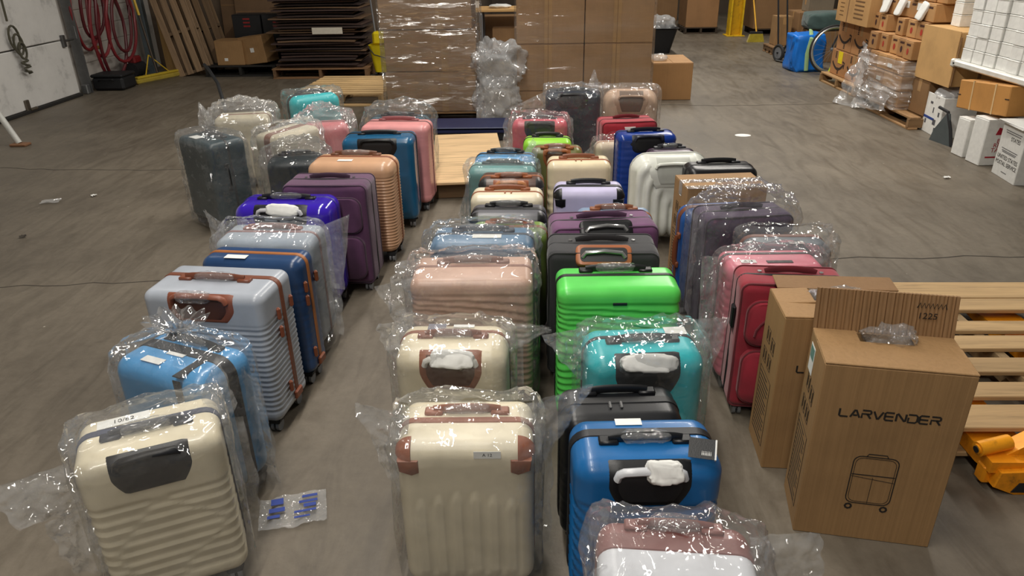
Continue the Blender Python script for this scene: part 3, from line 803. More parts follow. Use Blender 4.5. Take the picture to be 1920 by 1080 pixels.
suitcase('deep teal blue suitcase with black oval handle recess in the left row', -0.985, 4.47, 2, 0.455, 0.25, 0.6, mk_vgroove(4, .004, .2), (30, 92, 132), (18, 20, 26), seam=0.66, trolley=(16, 17, 20), top=(20, 21, 26), wrap=False, rough=.25, coat=.3, bandw=.03)
suitcase('pink ribbed suitcase in the left row behind the teal blue one', -0.945, 4.82, -4, 0.46, 0.25, 0.6, mk_hrib(.026, .004, .09, .05), (222, 150, 150), (110, 72, 72), seam=0.6, top=(150, 90, 92), wrap=False, rough=.3)
suitcase('dark teal suitcase in a puffed plastic bag at the far end of the left row', -1.01, 5.26, -3, 0.45, 0.24, 0.545, st_smooth, (44, 88, 104), DKB, top=(30, 34, 38), r=.06, res=2, bagspec=dict(top='puff', amp=1.5, loose=.03))
# ---- far left cluster
suitcase('dark slate ribbed suitcase in a smooth plastic bag standing alone at the far left', -2.17, 4.49, -38, .40, .26, .60, mk_hrib(.03, .004, .12, .05), (40, 62, 70), (24, 32, 36), side=(18, 22, 26), top=(28, 34, 38), stickers=[('top', -.04, -.07, .09, .06)], res=1.2,
         bagspec=dict(top='fold', loose=.02, amp=.7, mat=FILM, ears=[((-.20, -.10, .12), (-.20, -.02, .05), (-.23, -.03, .02), (-.26, -.12, .03))]))
suitcase('black and dark green suitcase in a rounded glossy plastic bag beside the rose gold one', -1.5, 4.4, 10, 0.36, 0.22, 0.49, mk_vgroove(4, .004), (20, 34, 40), (12, 13, 15), top=(16, 16, 18), res=1.5, r=.06, bagspec=dict(top='puff', loose=.03, amp=1.3))
suitcase('cream ribbed suitcase with double brown stripe in a plastic bag', -1.6, 4.92, 64, 0.4, 0.25, 0.55, mk_hrib(.03, .005, .1, .05), CREAM, (132, 78, 52), bandw=.06, res=1.3, bagspec=dict(top='flat', loose=.025, amp=1.3, mat=FILM_MILKY))
suitcase('cream suitcase in a loose bulging plastic bag, furthest left of the back cluster', -2.21, 5.42, 10, 0.4, 0.24, 0.54, mk_hrib(.03, .004), CREAM, (132, 78, 52), res=2, bagspec=dict(top='puff', loose=.04, amp=1.8, mat=FILM_MILKY, ears=[((-.2, -.1, .55), (-.22, -.1, .40), (-.30, -.12, .50), (-.27, -.1, .66))]))
suitcase('bright turquoise suitcase with black band in the back left cluster', -1.72, 5.78, 32, 0.4, 0.22, 0.63, st_smooth, (40, 196, 202), (22, 24, 28), bandw=.06, r=.07, top=(24, 26, 30), res=2, bagspec=dict(top='fold', loose=.02, amp=1.2))
suitcase('coral pink suitcase in a milky plastic bag in the back left cluster', -1.55, 5.33, 12, 0.34, 0.2, 0.5, st_smooth, (240, 140, 146), (120, 70, 74), res=2, r=.06, bagspec=dict(top='puff', loose=.04, amp=1.8, mat=FILM_MILKY))
# ---- second row, near to far
suitcase('cream cabin suitcase with brown corner guards and vertical channels, nearest in the second row', -0.182, 1.49, 1, 0.361, 0.23, 0.54, mk_vgroove(6, .0045, .15, .36), CREAM, (140, 82, 56), seam=0.5, top=(150, 92, 66), wrap=True, corners=(150, 82, 48), fine=(.006, .012), bandw=.028,
         stickers=[('front', .06, .515, .07, .022, {'txt': 'A 12'})],
         bagspec=dict(top='flat', amp=1.2, lean=(0, .02), ears=[((-.14, -.05, .59), (-.185, -.05, .34), (-.225, -.05, .42), (-.27, -.03, .615)), ((.14, -.02, .59), (.185, -.02, .36), (.25, .0, .48), (.325, .02, .63)), ((.185, .05, .5), (.185, .05, .05), (.225, .05, .05), (.235, .05, .46))]))
suitcase('cream cabin suitcase with white tissue on its brown handle, in a plastic bag', -0.265, 1.945, 0, 0.362, 0.23, 0.54, mk_vgroove(5, .004, .2, .3), CRM2, (140, 84, 58), seam=0.65, trolley=(138, 80, 52), grip=(225, 222, 215), top=(126, 74, 52), wrap=('tissue', .08, 1.25), fine=(.004, .008), r=.055,
         stickers=[('top', -.06, .06, .06, .05, {'mat': plastic((120, 118, 130), .5)}), ('top', .03, .07, .07, .02)],
         bagspec=dict(top='fold', ears=[((-.17, .0, .60), (-.18, -.02, .46), (-.225, -.02, .50), (-.235, -.02, .60)), ((.15, .0, .60), (.18, .0, .48), (.30, .02, .535), (.30, .02, .565)), ((.18, .04, .52), (.18, .04, .1), (.215, .04, .1), (.225, .04, .5))]))
suitcase('dusty rose suitcase with wavy moulded lines in a plastic bag', -0.229, 2.36, 1, 0.45, 0.25, 0.6, st_fan, (206, 168, 148), (150, 110, 96), seam=0.55, top=(140, 104, 92), wrap=True, fine=(.016, .006), r=.034,
         bagspec=dict(top='flat', lean=(0, .03), amp=1.2, ears=[((-.20, -.08, .60), (-.225, -.08, .34), (-.26, -.09, .36), (-.34, -.07, .565)), ((-.20, .02, .63), (-.225, .0, .5), (-.30, -.02, .55), (-.27, .0, .63))]))
suitcase('steel blue suitcase in a crumpled clear bag behind the dusty rose one', -0.217, 2.72, -1, 0.43, 0.22, 0.6, mk_hrib(.03, .004), (92, 128, 160), (60, 70, 84), top=(50, 60, 76), stickers=[('top', .02, -.03, .12, .04)], res=1.3,
         bagspec=dict(top='flat', amp=1.4, lean=(0, .02), ears=[((.18, .0, .62), (.21, .0, .50), (.24, .0, .54), (.26, .0, .645))]))
suitcase('olive green cabin suitcase with wrapped brown top handle in the second row', -0.115, 2.975, -1, 0.345, 0.2, 0.54, st_smooth, (120, 148, 72), (136, 78, 46), seam=0.5, top=(146, 80, 42), wrap=True, bandw=.03, res=1.5)
suitcase('charcoal grey cabin suitcase with black edges in the second row', -0.125, 3.215, -1, 0.365, 0.2, 0.54, st_panel, (92, 92, 98), (20, 20, 22), seam=0.5, top=(18, 18, 20), wrap=True, bandw=.035, corners=(18, 18, 20), res=1.5)
suitcase('cream cabin suitcase with brown zip pulls and vertical ribs in the second row', -0.14, 3.49, -1, 0.372, 0.2, 0.54, mk_vgroove(9, .004, .06, .3), CREAM, (150, 92, 60), seam=0.45, top=(150, 88, 56), wrap=False, zips=(.01, plastic((170, 110, 80), .35)), fine=(.008, .02))
suitcase('brown cabin suitcase with black corners in the second row', -0.125, 3.765, -1, 0.352, 0.2, 0.54, st_smooth, (84, 56, 44), (150, 88, 52), seam=0.5, trolley=(140, 80, 50), grip=(190, 130, 90), top=(156, 92, 56), wrap='clear', corners=(40, 38, 40), res=1.5)
suitcase('sea green ribbed cabin suitcase in a clear bag in the second row', -0.183, 3.98, -2, 0.39, 0.19, 0.54, mk_hrib(.03, .005, .1, .05), (104, 158, 156), (60, 90, 90), top=(60, 80, 82), res=1.0,
         bagspec=dict(top='fold', amp=1.0, ears=[((.10, .0, .58), (.18, .0, .52), (.20, .03, .60), (.17, .04, .68)), ((-.19, -.04, .5), (-.19, -.04, .10), (-.25, -.08, .06), (-.25, -.08, .3))]))
suitcase('bright blue cabin suitcase with black edge at the far end of the second row', -0.177, 4.205, -2, 0.365, 0.19, 0.54, st_smooth, (64, 146, 206), (20, 24, 28), seam=0.6, top=(22, 26, 28), wrap=True, bandw=.03, res=1.5, stickers=[('front', .0, .52, .11, .012, {'mat': plastic((30, 60, 120), .4)})])
suitcase('brown and moss green cabin suitcase squeezed behind the cream and brown one', 0.14, 4.36, -3, 0.31, 0.15, 0.555, st_smooth, (112, 112, 66), (140, 84, 48), seam=0.4, top=(150, 92, 52), wrap='clear', trolley=(150, 90, 52), res=2)
suitcase('lime green cabin suitcase with black top handle in front of the wrapped pink one', 0.085, 4.6, -2, 0.315, 0.2, 0.54, st_smooth, (150, 214, 62), (22, 26, 20), seam=0.6, top=(20, 22, 20), wrap=False, res=2, plate=(.03,))
suitcase('rose pink suitcase with black handle recess in a clear bag', 0.04, 5.09, -2, 0.392, 0.21, 0.56, mk_hrib(.03, .004), (218, 96, 112), (60, 40, 44), seam=0.6, trolley=(40, 26, 30), top=(36, 30, 34), res=2, r=.05,
         bagspec=dict(top='flat', amp=1.1, ears=[((-.18, 0, .6), (-.2, 0, .3), (-.26, 0, .32), (-.25, 0, .56)), ((.17, 0, .6), (.2, 0, .3), (.24, 0, .34), (.23, 0, .56))]))
suitcase('large dark navy suitcase in a clear bag with a twisted peak at the far end', 0.296, 5.58, -3, 0.42, 0.26, 0.66, mk_vgroove(8, .004, .12, .3), (24, 40, 56), (16, 22, 30), seam=0.6, trolley=(14, 16, 20), top=(18, 22, 28), res=1.6, fine=(.012, .03),
         bagspec=dict(top='flat', amp=1.2, ears=[((-.2, 0, .66), (-.2, 0, .42), (-.40, 0, .50), (-.48, 0, .53)), ((.10, 0, .66), (.2, 0, .62), (.19, .02, .72), (.15, .02, .80))]))
suitcase('beige ribbed suitcase with rounded top in clear film at the far right end', 0.8, 6.05, -3, 0.46, 0.26, 0.58, mk_vrib(.05, .015), (210, 178, 152), (150, 120, 100), seam=0.6, trolley=(190, 156, 130), r=.11, res=1.4, fine=(.014, .04), wrap=False, bagspec=dict(top='fold', amp=.6, loose=.012))
soft_case('crimson fabric suitcase with white badge in front of the beige ribbed one', 0.675, 5.1, 7, 0.395, 0.22, 0.55, (168, 30, 48), plate=True, stud=False, arc=True)
suitcase('cream ribbed cabin suitcase half hidden behind the royal blue one', 0.575, 4.87, 6, 0.3, 0.14, 0.455, mk_hrib(.03, .004), (226, 206, 182), (190, 150, 130), res=2, bagspec=dict(top='fold', amp=1.2, ears=[((-.14, 0, .46), (-.15, 0, .3), (-.25, -.05, .30), (-.22, -.03, .40))]))
suitcase('royal blue ribbed suitcase with black top handle near the far right end', 0.735, 4.63, 5, 0.385, 0.2, 0.57, mk_hrib(.04, .005, .05, .05), (20, 58, 146), (14, 28, 72), seam=0.66, trolley=(16, 20, 34), grip=(40, 44, 60), top=(16, 18, 26), wrap=False, rough=.28, coat=.3, res=1.2, stickers=[('front', .02, .535, .03, .014)])
suitcase('dark plum cabin suitcase just showing behind the ivory white one', 0.855, 4.4, 3, 0.3, 0.14, 0.52, st_smooth, (66, 40, 66), (30, 24, 34), top=(40, 40, 46), res=2, wrap=True)
suitcase('ivory white suitcase with fat rounded vertical ribs', 0.81, 4.1, 3, 0.462, 0.24, 0.56, mk_vrib(.05, .028), (232, 234, 224), (190, 192, 184), seam=.6, r=.10, fine=(.009, .03), trolley=(226, 228, 218), grip=(214, 216, 206), wrap=False, coat=.2)
suitcase('black suitcase with raised top handle tucked behind the taped carton', 1.03, 3.83, 3, 0.38, 0.2, 0.575, mk_vgroove(6, .003), (24, 24, 27), (14, 14, 16), top=(30, 31, 34), wrap=False, res=1.5)
suitcase('cream suitcase with brown zipper and top handle in the third row', 0.264, 4.09, 0, 0.372, 0.21, 0.54, mk_hrib(.05, .006, .12, .05), (238, 222, 186), (152, 90, 58), seam=0.4, top=(140, 84, 56), wrap=False, zips=(0, plastic((160, 110, 80), .35)), bandw=.028, coat=.2)
suitcase('pale lavender cabin suitcase with black corner guards', 0.284, 3.575, -1, 0.365, 0.21, 0.54, mk_vgroove(5, .004, .17, .3), (202, 196, 228), (20, 20, 24), seam=0.45, top=(22, 22, 26), wrap=False, corners=(16, 16, 18), bandw=.04, fine=(.005, .010))
suitcase('pale blue suitcase with copper brown band behind the purple fabric one', 0.377, 3.16, -1, 0.356, 0.2, 0.54, st_smooth, (136, 158, 186), (160, 98, 58), seam=0.5, top=(140, 86, 56), wrap=True, bandw=.03, res=1.5)
soft_case('purple fabric suitcase with chrome pull handle and black recess', 0.307, 2.89, 5, 0.455, 0.23, 0.6, (108, 62, 104), chrome=(24, 24, 26), pocket=True)
soft_case('black fabric suitcase with copper handle recess behind the bright green one', 0.271, 2.61, -1, 0.437, 0.23, 0.6, (38, 38, 42), trim=(30, 30, 33), chrome=(176, 108, 74), pocket=True)
suitcase('bright green suitcase with wavy moulded lines and black zipper', 0.301, 2.285, 1, 0.437, 0.22, 0.6, st_fan, (94, 214, 92), (22, 26, 22), seam=.58, top=(24, 26, 26), wrap=True, fine=(.014, .0055), plate=(.055,), bandw=.024, r=.036, rough=.3)
suitcase('turquoise cabin suitcase with tissue-wrapped black handle in a plastic bag', 0.352, 1.925, 4, 0.372, 0.23, 0.54, mk_vgroove(5, .004, .19, .3), (36, 190, 198), (28, 30, 36), seam=0.6, trolley=(26, 28, 34), grip=(60, 62, 68), top=(26, 28, 34), wrap=('tissue', .0, 1.5), fine=(.004, .008), r=.058, stickers=[('top', .12, .05, .07, .05)],
         bagspec=dict(top='fold', ears=[((-.17, 0, .6), (-.19, 0, .40), (-.24, -.02, .46), (-.31, .0, .575)), ((.17, .02, .6), (.19, 0, .36), (.235, .0, .38), (.27, .02, .60)), ((.19, 0, .40), (.19, 0, .04), (.225, 0, .04), (.235, 0, .40))]))
suitcase('black cabin suitcase with silver zip pulls behind the bright blue front one', 0.25, 1.67, 3, 0.345, 0.19, 0.495, mk_hrib(.03, .004), (24, 25, 28), (14, 14, 16), seam=0.5, top=(20, 21, 24), wrap=False, zips=(-.01, CHROME), bandw=.035)
suitcase('blue cabin suitcase with black handle recess, tissue and hang tag at the front', 0.285, 1.415, 2, 0.375, 0.225, 0.54, st_curve, (24, 100, 162), (18, 20, 26), seam=0.62, trolley=(16, 18, 22), grip=(200, 202, 206), top=(18, 20, 24), wrap=('tissue', .28, .75), fine=(.012, .006), r=.05, bandw=.036, coat=.15, stickers=[('top', -.03, .07, .07, .028)])
suitcase('pearl white suitcase with mauve trim under a crumpled bag, nearest to the camera', 0.3, 1.085, -4, 0.34, 0.2, 0.5, mk_hrib(.03, .004), (214, 216, 222), (128, 84, 80), seam=.6, top=(140, 92, 86), wrap='clear', bandw=.05, backrgb=(140, 92, 88),
         bagspec=dict(top='fold', amp=1.4, loose=.016, ears=[((-.15, -.05, .50), (-.17, -.05, .30), (-.24, -.06, .28), (-.19, -.05, .46)), ((.15, 0, .55), (.19, 0, .34), (.31, .02, .40), (.30, .04, .53)), ((.18, 0, .40), (.18, 0, .05), (.28, 0, .05), (.29, 0, .40))]))
# hang tag of the blue front suitcase
hang = [o for o in COL.objects if o.get('label', '').startswith('blue cabin suitcase with black handle')][0]
m = MB(); m.box((0, 0, 0), (.062, .0015, .05), 0); tg = m.build('hang_tag', BLACK, hang, loc=(.125, -.085, .572), rot=(math.radians(-52), 0, math.radians(-14)))
m = MB(); m.box((.034, .004, .0), (.004, .012, .05), 0); m.build('tag_back', WHITE, tg)
text('iiiiiii', .016, WHITE, tg, face_front(.012, -.0014, -.012), 'tag_print')
# ---- right column
suitcase('royal blue suitcase with brown side handle next to the wrapped dark purple one', 0.885, 3.24, 6, 0.36, 0.18, 0.545, st_smooth, (34, 84, 150), (110, 62, 40), seam=.5, res=1.5, bandw=.04, r=.06, side=(128, 72, 44), side_sign=-1)
soft_case('dark purple suitcase under a crumpled plastic bag in the right column', 0.95, 3.015, 8, 0.4, 0.2, 0.6, (66, 44, 78), pocket=False, stud=False, bagspec=dict(top='puff', amp=1.5, loose=.022, ears=[((-.2, -.02, .55), (-.2, -.02, .08), (-.235, -.06, .05), (-.24, -.05, .52))]))
suitcase('slate grey suitcase with copper band and white label in a plastic bag', 1.055, 2.775, -1, .36, .18, .555, st_smooth, (96, 104, 112), (128, 84, 70), seam=.72, bandw=.03, r=.055, stickers=[('top', .03, -.04, .06, .03, {'txt': 'A 11'})], res=1.5,
         bagspec=dict(top='flat', amp=1.1, lean=(0, .03), mat=FILM))
suitcase('pink ribbed suitcase with black badge and paper label in a plastic bag', .935, 2.56, 1, .375, .2, .56, mk_hrib(.035, .005, .06, .05), (222, 122, 140), (70, 60, 64), seam=.7, r=.036, stickers=[('top', -.1, -.04, .06, .03, {'txt': 'A 18'}), ('top', .02, -.045, .10, .022, {'mat': BLACK})],
         bagspec=dict(top='fold', ears=[((-.16, 0, .57), (-.19, 0, .1), (-.255, -.02, .12), (-.265, .0, .57)), ((.17, 0, .56), (.19, 0, .44), (.22, .0, .48), (.235, .02, .655))]))
soft_case('crimson fabric suitcase with black combination lock beside the open carton', .935, 2.355, -5, .38, .19, .58, (150, 22, 44), lock=True, arc=True)

# ------------------------------------------------------------------ suitcase cartons
KRAFT = cardboard((158, 123, 82), .38)
KRAFT2 = cardboard((160, 124, 82), .3)
KRAFT_D = cardboard((140, 106, 70), .25)
TAPE = plastic((178, 140, 94), .3, 0, .3)

STROKES = {  # angular lettering of the printed carton name, in a 1 x 1 cell
    'L': [[(0, 1), (0, .12), (.12, 0), (.95, 0)]],
    'A': [[(0, 0), (.42, .95), (.55, .95), (1, 0)], [(.28, .28), (.72, .28)]],
    'R': [[(0, 0), (0, .55), (.85, .55), (.95, .65), (.95, .88), (.85, 1), (.0, 1)], [(.55, .55), (.98, 0)]],
    'V': [[(0, 1), (.45, .03), (.55, .03), (1, 1)]],
    'E': [[(.95, 1), (.12, 1), (0, .88), (0, .12), (.12, 0), (.95, 0)], [(.0, .5), (.9, .5)]],
    'N': [[(0, 0), (0, .9), (.1, 1), (.9, .05), (1, .1), (1, 1)]],
    'D': [[(0, 1), (.8, 1), (1, .8), (1, .2), (.8, 0), (.05, 0), (.05, .62)]]}
def larvender(root, x0, z0, y, cw, ch, lw, parent=None):
    m = MB()
    for i, ch_ in enumerate('LARVENDER'):
        for s in STROKES[ch_]:
            m.ribbon([(x0 + (i * 1.16 + p[0] * .95) * cw, y, z0 + p[1] * ch) for p in s], lw, (0, -1, 0))
    return m.build('printed_name', INK, parent or root, recalc=False)

def carton_root(label, x, yf, yaw, d):
    ya = math.radians(yaw)
    return empty('cardboard_box', (x - math.sin(ya) * d / 2, yf + math.cos(ya) * d / 2, 0), ya, label, 'box', 'printed suitcase cartons')

def walls(root, w, d, h, mat, t=.006):
    m = MB()
    for s in (-1, 1):
        m.box((0, s * (d / 2 - t / 2), h / 2), (w, t, h), .0025); m.box((s * (w / 2 - t / 2), 0, h / 2), (t, d - 2 * t, h), .0025)
    m.box((0, 0, t / 2), (w - 2 * t, d - 2 * t, t))
    return m.build('walls', mat, root)

def side_print(root, w, d, h):
    X = -w / 2 - .0006; m = MB()
    for k in range(15):   # block of small print, as lines
        z = h * .50 - k * .017; L = d * (.52 if k % 4 else .40)
        m.ribbon([(X, d * .30, z), (X, d * .30 - L, z)], .004, (-1, 0, 0))
    m.ribbon([(X, d * .34, h * .53), (X, -d * .30, h * .53), (X, -d * .30, h * .10), (X, d * .34, h * .10)], .0025, (-1, 0, 0), closed=True)
    m.build('small_print', INK, root, recalc=False)
    m = MB()
    for (yy, zz) in ((d * .22, .62), (-d * .06, .62), (d * .16, .76), (-d * .12, .74)):   # handling symbols in frames
        zz = zz * h
        m.ribbon([(X, yy + .02, zz + .026), (X, yy - .02, zz + .026), (X, yy - .02, zz - .026), (X, yy + .02, zz - .026)], .0025, (-1, 0, 0), closed=True)
        m.ribbon([(X, yy + .01, zz - .018), (X, yy + .01, zz + .018)], .005, (-1, 0, 0)); m.ribbon([(X, yy - .01, zz - .018), (X, yy - .01, zz + .018)], .005, (-1, 0, 0))
    m.build('handling_symbols', INK, root, recalc=False)

def lump(name, mat, parent, c, sz, seed, amp=.03, freq=18, n=36, p=2.4):
    V, F = blob((0, 0, 0), sz, amp, seed, n, n * 2 // 3, freq, p)
    o = mesh_obj(name, V, F, mat, parent, True); o.location = c; return o

# nearest carton with the printed name
w, d, h = .395, .215, .615
r7 = carton_root('brown carton printed LARVENDER with upright flap and plastic in its slot, nearest to the pallet', 1.012, 1.735, -10, d)
walls(r7, w, d, h, KRAFT)
y0 = -d / 2
larvender(r7, -.135, .449, y0 - .0004, .0262, .026, .0055)
m = MB(); yy = y0 - .0005; cx = -.005   # line drawing of a suitcase
o_ = [(cx + a, yy, .228 + b) for a, b in rrect(.125, .175, .022)]; m.ribbon(o_, .003, (0, -1, 0), closed=True)
m.ribbon([(cx + a * .9, yy, .228 + b * .93) for a, b in rrect(.125, .175, .022)], .0014, (0, -1, 0), closed=True)
m.ribbon([(cx - .06, yy, .248), (cx + .06, yy, .248)], .003, (0, -1, 0)); m.ribbon([(cx - .06, yy, .241), (cx + .06, yy, .228)], .0014, (0, -1, 0))
m.ribbon([(cx, yy, .241), (cx, yy, .143)], .0014, (0, -1, 0)); m.ribbon([(cx - .03, yy, .315), (cx - .025, yy, .325), (cx + .025, yy, .325), (cx + .03, yy, .315)], .003, (0, -1, 0))
for s in (-1, 1):
    m.ribbon([(cx + s * .05 + .009 * math.cos(a), yy, .126 + .009 * math.sin(a)) for a in np.linspace(0, 2 * math.pi, 9)[:-1]], .006, (0, -1, 0), closed=True)
m.build('suitcase_drawing', INK, r7, recalc=False)
side_print(r7, w, d, h)
m = MB(); m.box((-w / 2 - .001, .05, h - .075), (.001, .055, .09)); lb = m.build('shipping_label', WHITE, r7)
m = MB(); m.box((-w / 2 - .0016, .05, h - .055), (.001, .045, .04)); m.build('label_print', plastic((110, 150, 140), .6), lb)
m = MB(); m.box((0, -d * .17, h + .004), (w, d * .66, .006), .002); m.build('flap', KRAFT, r7)
for s in (-1, 1):
    m = MB(); m.box((s * w * .345, d * .32, h + .001), (w * .31, d * .34, .006), .002); m.build('flap', KRAFT, r7)
# upright rear flap: corrugated sheet with real flutes
n = 90; xs = np.linspace(-w / 2, w / 2, n); vs = []
for zz in (0, .06, .125):
    for x_ in xs: vs.append((x_, d / 2 - .004 + .0022 * math.sin(x_ * 2 * math.pi / .011) + zz * .25, h + zz))
for zz in (0, .06, .125):
    for x_ in xs: vs.append((x_, d / 2 + .003 + .0022 * math.sin(x_ * 2 * math.pi / .011) + zz * .25, h + zz))
fs = []
for L in (0, 3):
    for k in range(2):
        for i in range(n - 1): a = (L + k) * n + i; fs.append((a, a + 1, a + n + 1, a + n))
for i in range(n - 1): fs.append((2 * n + i, 2 * n + i + 1, 5 * n + i + 1, 5 * n + i))
fl = mesh_obj('rear_flap', vs, fs, KRAFT_D, r7, True, 60)
text('1225', .028, INK, fl, face_front(.115, d / 2 + .006, h + .065) , 'handwriting')
m = MB(); m.ribbon([(.085 + .08 * (k / 14), d / 2 + .016, h + .095 + (.008 if k % 2 else -.008)) for k in range(15)], .0035, (0, -1, 0)); m.build('scribble', INK, fl, recalc=False)
lump('packing_film', CLING, r7, (.005, d * .28, h + .012), (.13, .07, .07), 3, .045, 24)

# second carton, top open
w, d, h = .395, .225, .60
r6 = carton_root('open brown carton with lifted dark flap between the crimson suitcase and the printed carton', 1.0, 2.06, -4, d)
walls(r6, w, d, h, KRAFT2); side_print(r6, w, d, h)
m = MB(); m.box((0, -d * .22, h + .003), (w, d * .56, .006), .002); m.build('flap', KRAFT2, r6)
m = MB(M=Matrix.Translation((0, d / 2, h)) @ Matrix.Rotation(math.radians(-84), 4, 'X')); m.box((.03, .0, .045), (w * 1.02, .006, .09), .002); m.build('rear_flap', KRAFT_D, r6)
for s in (-1, 1):
    m = MB(M=Matrix.Translation((s * w / 2, d * .2, h)) @ Matrix.Rotation(math.radians(s * 3), 4, 'Y')); m.box((-s * .06, .0, .002), (.12, d * .5, .006), .002); m.build('side_flap', KRAFT2, r6)
lump('packing_film', CLING, r6, (.02, d * .3, h - .01), (.22, .08, .06), 5, .04, 24)
m = MB(); larvender(r6, -.135, .40, -d / 2 - .0004, .0262, .026, .0055)

# taped carton at the back of the column
w, d, h = .405, .24, .575
r1 = carton_root('taped brown carton in front of the black suitcase, tape shining on its top', .965, 3.50, 5, d)
walls(r1, w, d, h, KRAFT2); larvender(r1, -.135, .455, -d / 2 - .0004, .0262, .022, .005); side_print(r1, w, d, h)
for s in (-1, 1):
    m = MB(); m.box((0, s * d * .25, h + .003), (w, d * .49, .006), .002); m.build('flap', KRAFT2, r1)
m = MB(); m.box((0, 0, h + .0066), (w + .006, .055, .0008)); m.box((-w / 2 - .0015, 0, h - .03), (.001, .055, .07)); m.build('tape', CLING, r1)
m = MB(); m.box((0, -d / 2 + .015, h + .0068), (w + .004, .05, .0008)); m.build('tape', CLING, r1)

# ------------------------------------------------------------------ pallets
def pallet(label, loc, rot, L, boards, W, wood_rgb, group='wooden pallets', th=.02, hgt=.13, bottom=3, axis='x', name='wooden_pallet', nstr=3):
    """deck boards run along local x (length L); boards = [(y_centre, width)]; stringers along y (length W)"""
    root = empty(name, loc, 0, label, 'pallet', group); root.rotation_euler = rot
    wm = wood(wood_rgb, 'x'); sm = wood(tuple(int(c * .85) for c in wood_rgb), 'y'); rnd = random.Random(len(label))
    for (yc, bw) in boards:
        m = MB(); m.box((0, 0, 0), (L * rnd.uniform(.985, 1.0), bw, th), .003)
        m.build('plank', wm, root, loc=(rnd.uniform(-.006, .006), yc, hgt - th / 2 + rnd.uniform(-.001, .001)), rot=(0, 0, rnd.uniform(-.008, .008)))
    for k in range(nstr):
        xs = -L / 2 + .03 + (L - .06) * k / (nstr - 1)
        m = MB(); hs = hgt - 2 * th
        m.prism([(-W / 2, 0), (-W * .32, 0), (-W * .30, hs * .38), (-W * .14, hs * .38), (-W * .12, 0), (W * .12, 0), (W * .14, hs * .38), (W * .30, hs * .38), (W * .32, 0), (W / 2, 0), (W / 2, hs), (-W / 2, hs)], -.02, .02, 'yz')
        m.build('stringer', sm, root, loc=(xs, 0, th))
    for k in range(bottom):
        yc = -W / 2 + .05 + (W - .1) * k / max(1, bottom - 1)
        m = MB(); m.box((0, 0, 0), (L, .09, th), .003); m.build('bottom_plank', wm, root, loc=(0, yc, th / 2))
    return root
BD = [(3.185, .17), (3.03, .115), (2.825, .09), (2.685, .11), (2.505, .11), (2.33, .10), (2.16, .14)]
pallet('weathered wooden pallet with wide gaps lifted on an orange pallet jack', (1.91, 2.69, .035), (0, 0, 0), .98, [(a - 2.69, b) for a, b in BD], 1.2, (184, 153, 110), 'pallets on the floor', hgt=.13)

# orange pallet jack under it
ORANGE = metal((236, 150, 24), .45, (70, 54, 36)); ORN = metal((240, 160, 30), .4, (120, 84, 40))
pj = empty('pallet_jack', (1.9, 2.5, 0), 0, 'scratched orange pallet jack with its forks under the wooden pallet', 'pallet jack')
for sx in (-.30, .24):
    m = MB(); m.prism([(-.54, .075), (-.46, .06), (.50, .06), (.70, .075), (.70, .09), (.5, .115), (-.54, .118)], sx - .085, sx + .085, 'yz')
    m.v = [(a, b, c) for a, b, c in m.v]; m.build('fork', ORANGE, pj, loc=(0, 0, 0))
m = MB(); m.box((-.03, -.50, .05), (.72, .05, .07), .008); m.build('cross_plate', ORANGE, pj)
m = MB(); m.prism([(-.37, .03), (-.30, .0), (.42, .0), (.42, .06), (-.2, .10), (-.36, .09)], -.56, -.50, 'xz', .004); m.build('front_plate', ORANGE, pj)
m = MB(); m.prism([(-.31, .012), (-.22, .012), (-.22, .05), (-.29, .05)], -.563, -.5, 'xz'); m.prism([(-.20, .012), (-.02, .012), (-.02, .055), (-.20, .05)], -.563, -.5, 'xz'); m.build('cutout_shade', BLACKM, pj)  # solid black blocks imitate the shade inside openings in the plate
m = MB(); m.prism([(-.36, .085), (-.24, .075), (.20, .30), (.20, .44), (.10, .42)], -.50, -.44, 'xz', .006); m.build('lift_arm', ORN, pj)
m = MB(); m.cyl((-.41, -.49, .135), (-.30, -.47, .15), .026, 16); m.cyl((-.415, -.491, .135), (-.40, -.489, .137), .017, 12); m.build('pivot_pin', ORN, pj, True)
m = MB(); m.cyl((-.418, -.4915, .1345), (-.412, -.4905, .1353), .012, 12); m.build('pin_bore', BLACKM, pj)
m = MB(); m.box((.12, -.60, .34), (.24, .22, .30), .03); m.build('pump_body', ORN, pj)
m = MB(); m.cyl((.12, -.64, .09), (.12, -.70, .09), .09, 20); m.build('steer_wheel', BLACKM, pj, True)
m = MB(); m.cyl((.12, -.62, .48), (.12, -.90, 1.15), .02, 10); m.tube([(-.04, -.91, 1.18), (.0, -.90, 1.15), (.12, -.89, 1.13), (.24, -.90, 1.15), (.28, -.91, 1.18)], .014, 8); m.build('handle', ORN, pj, True)

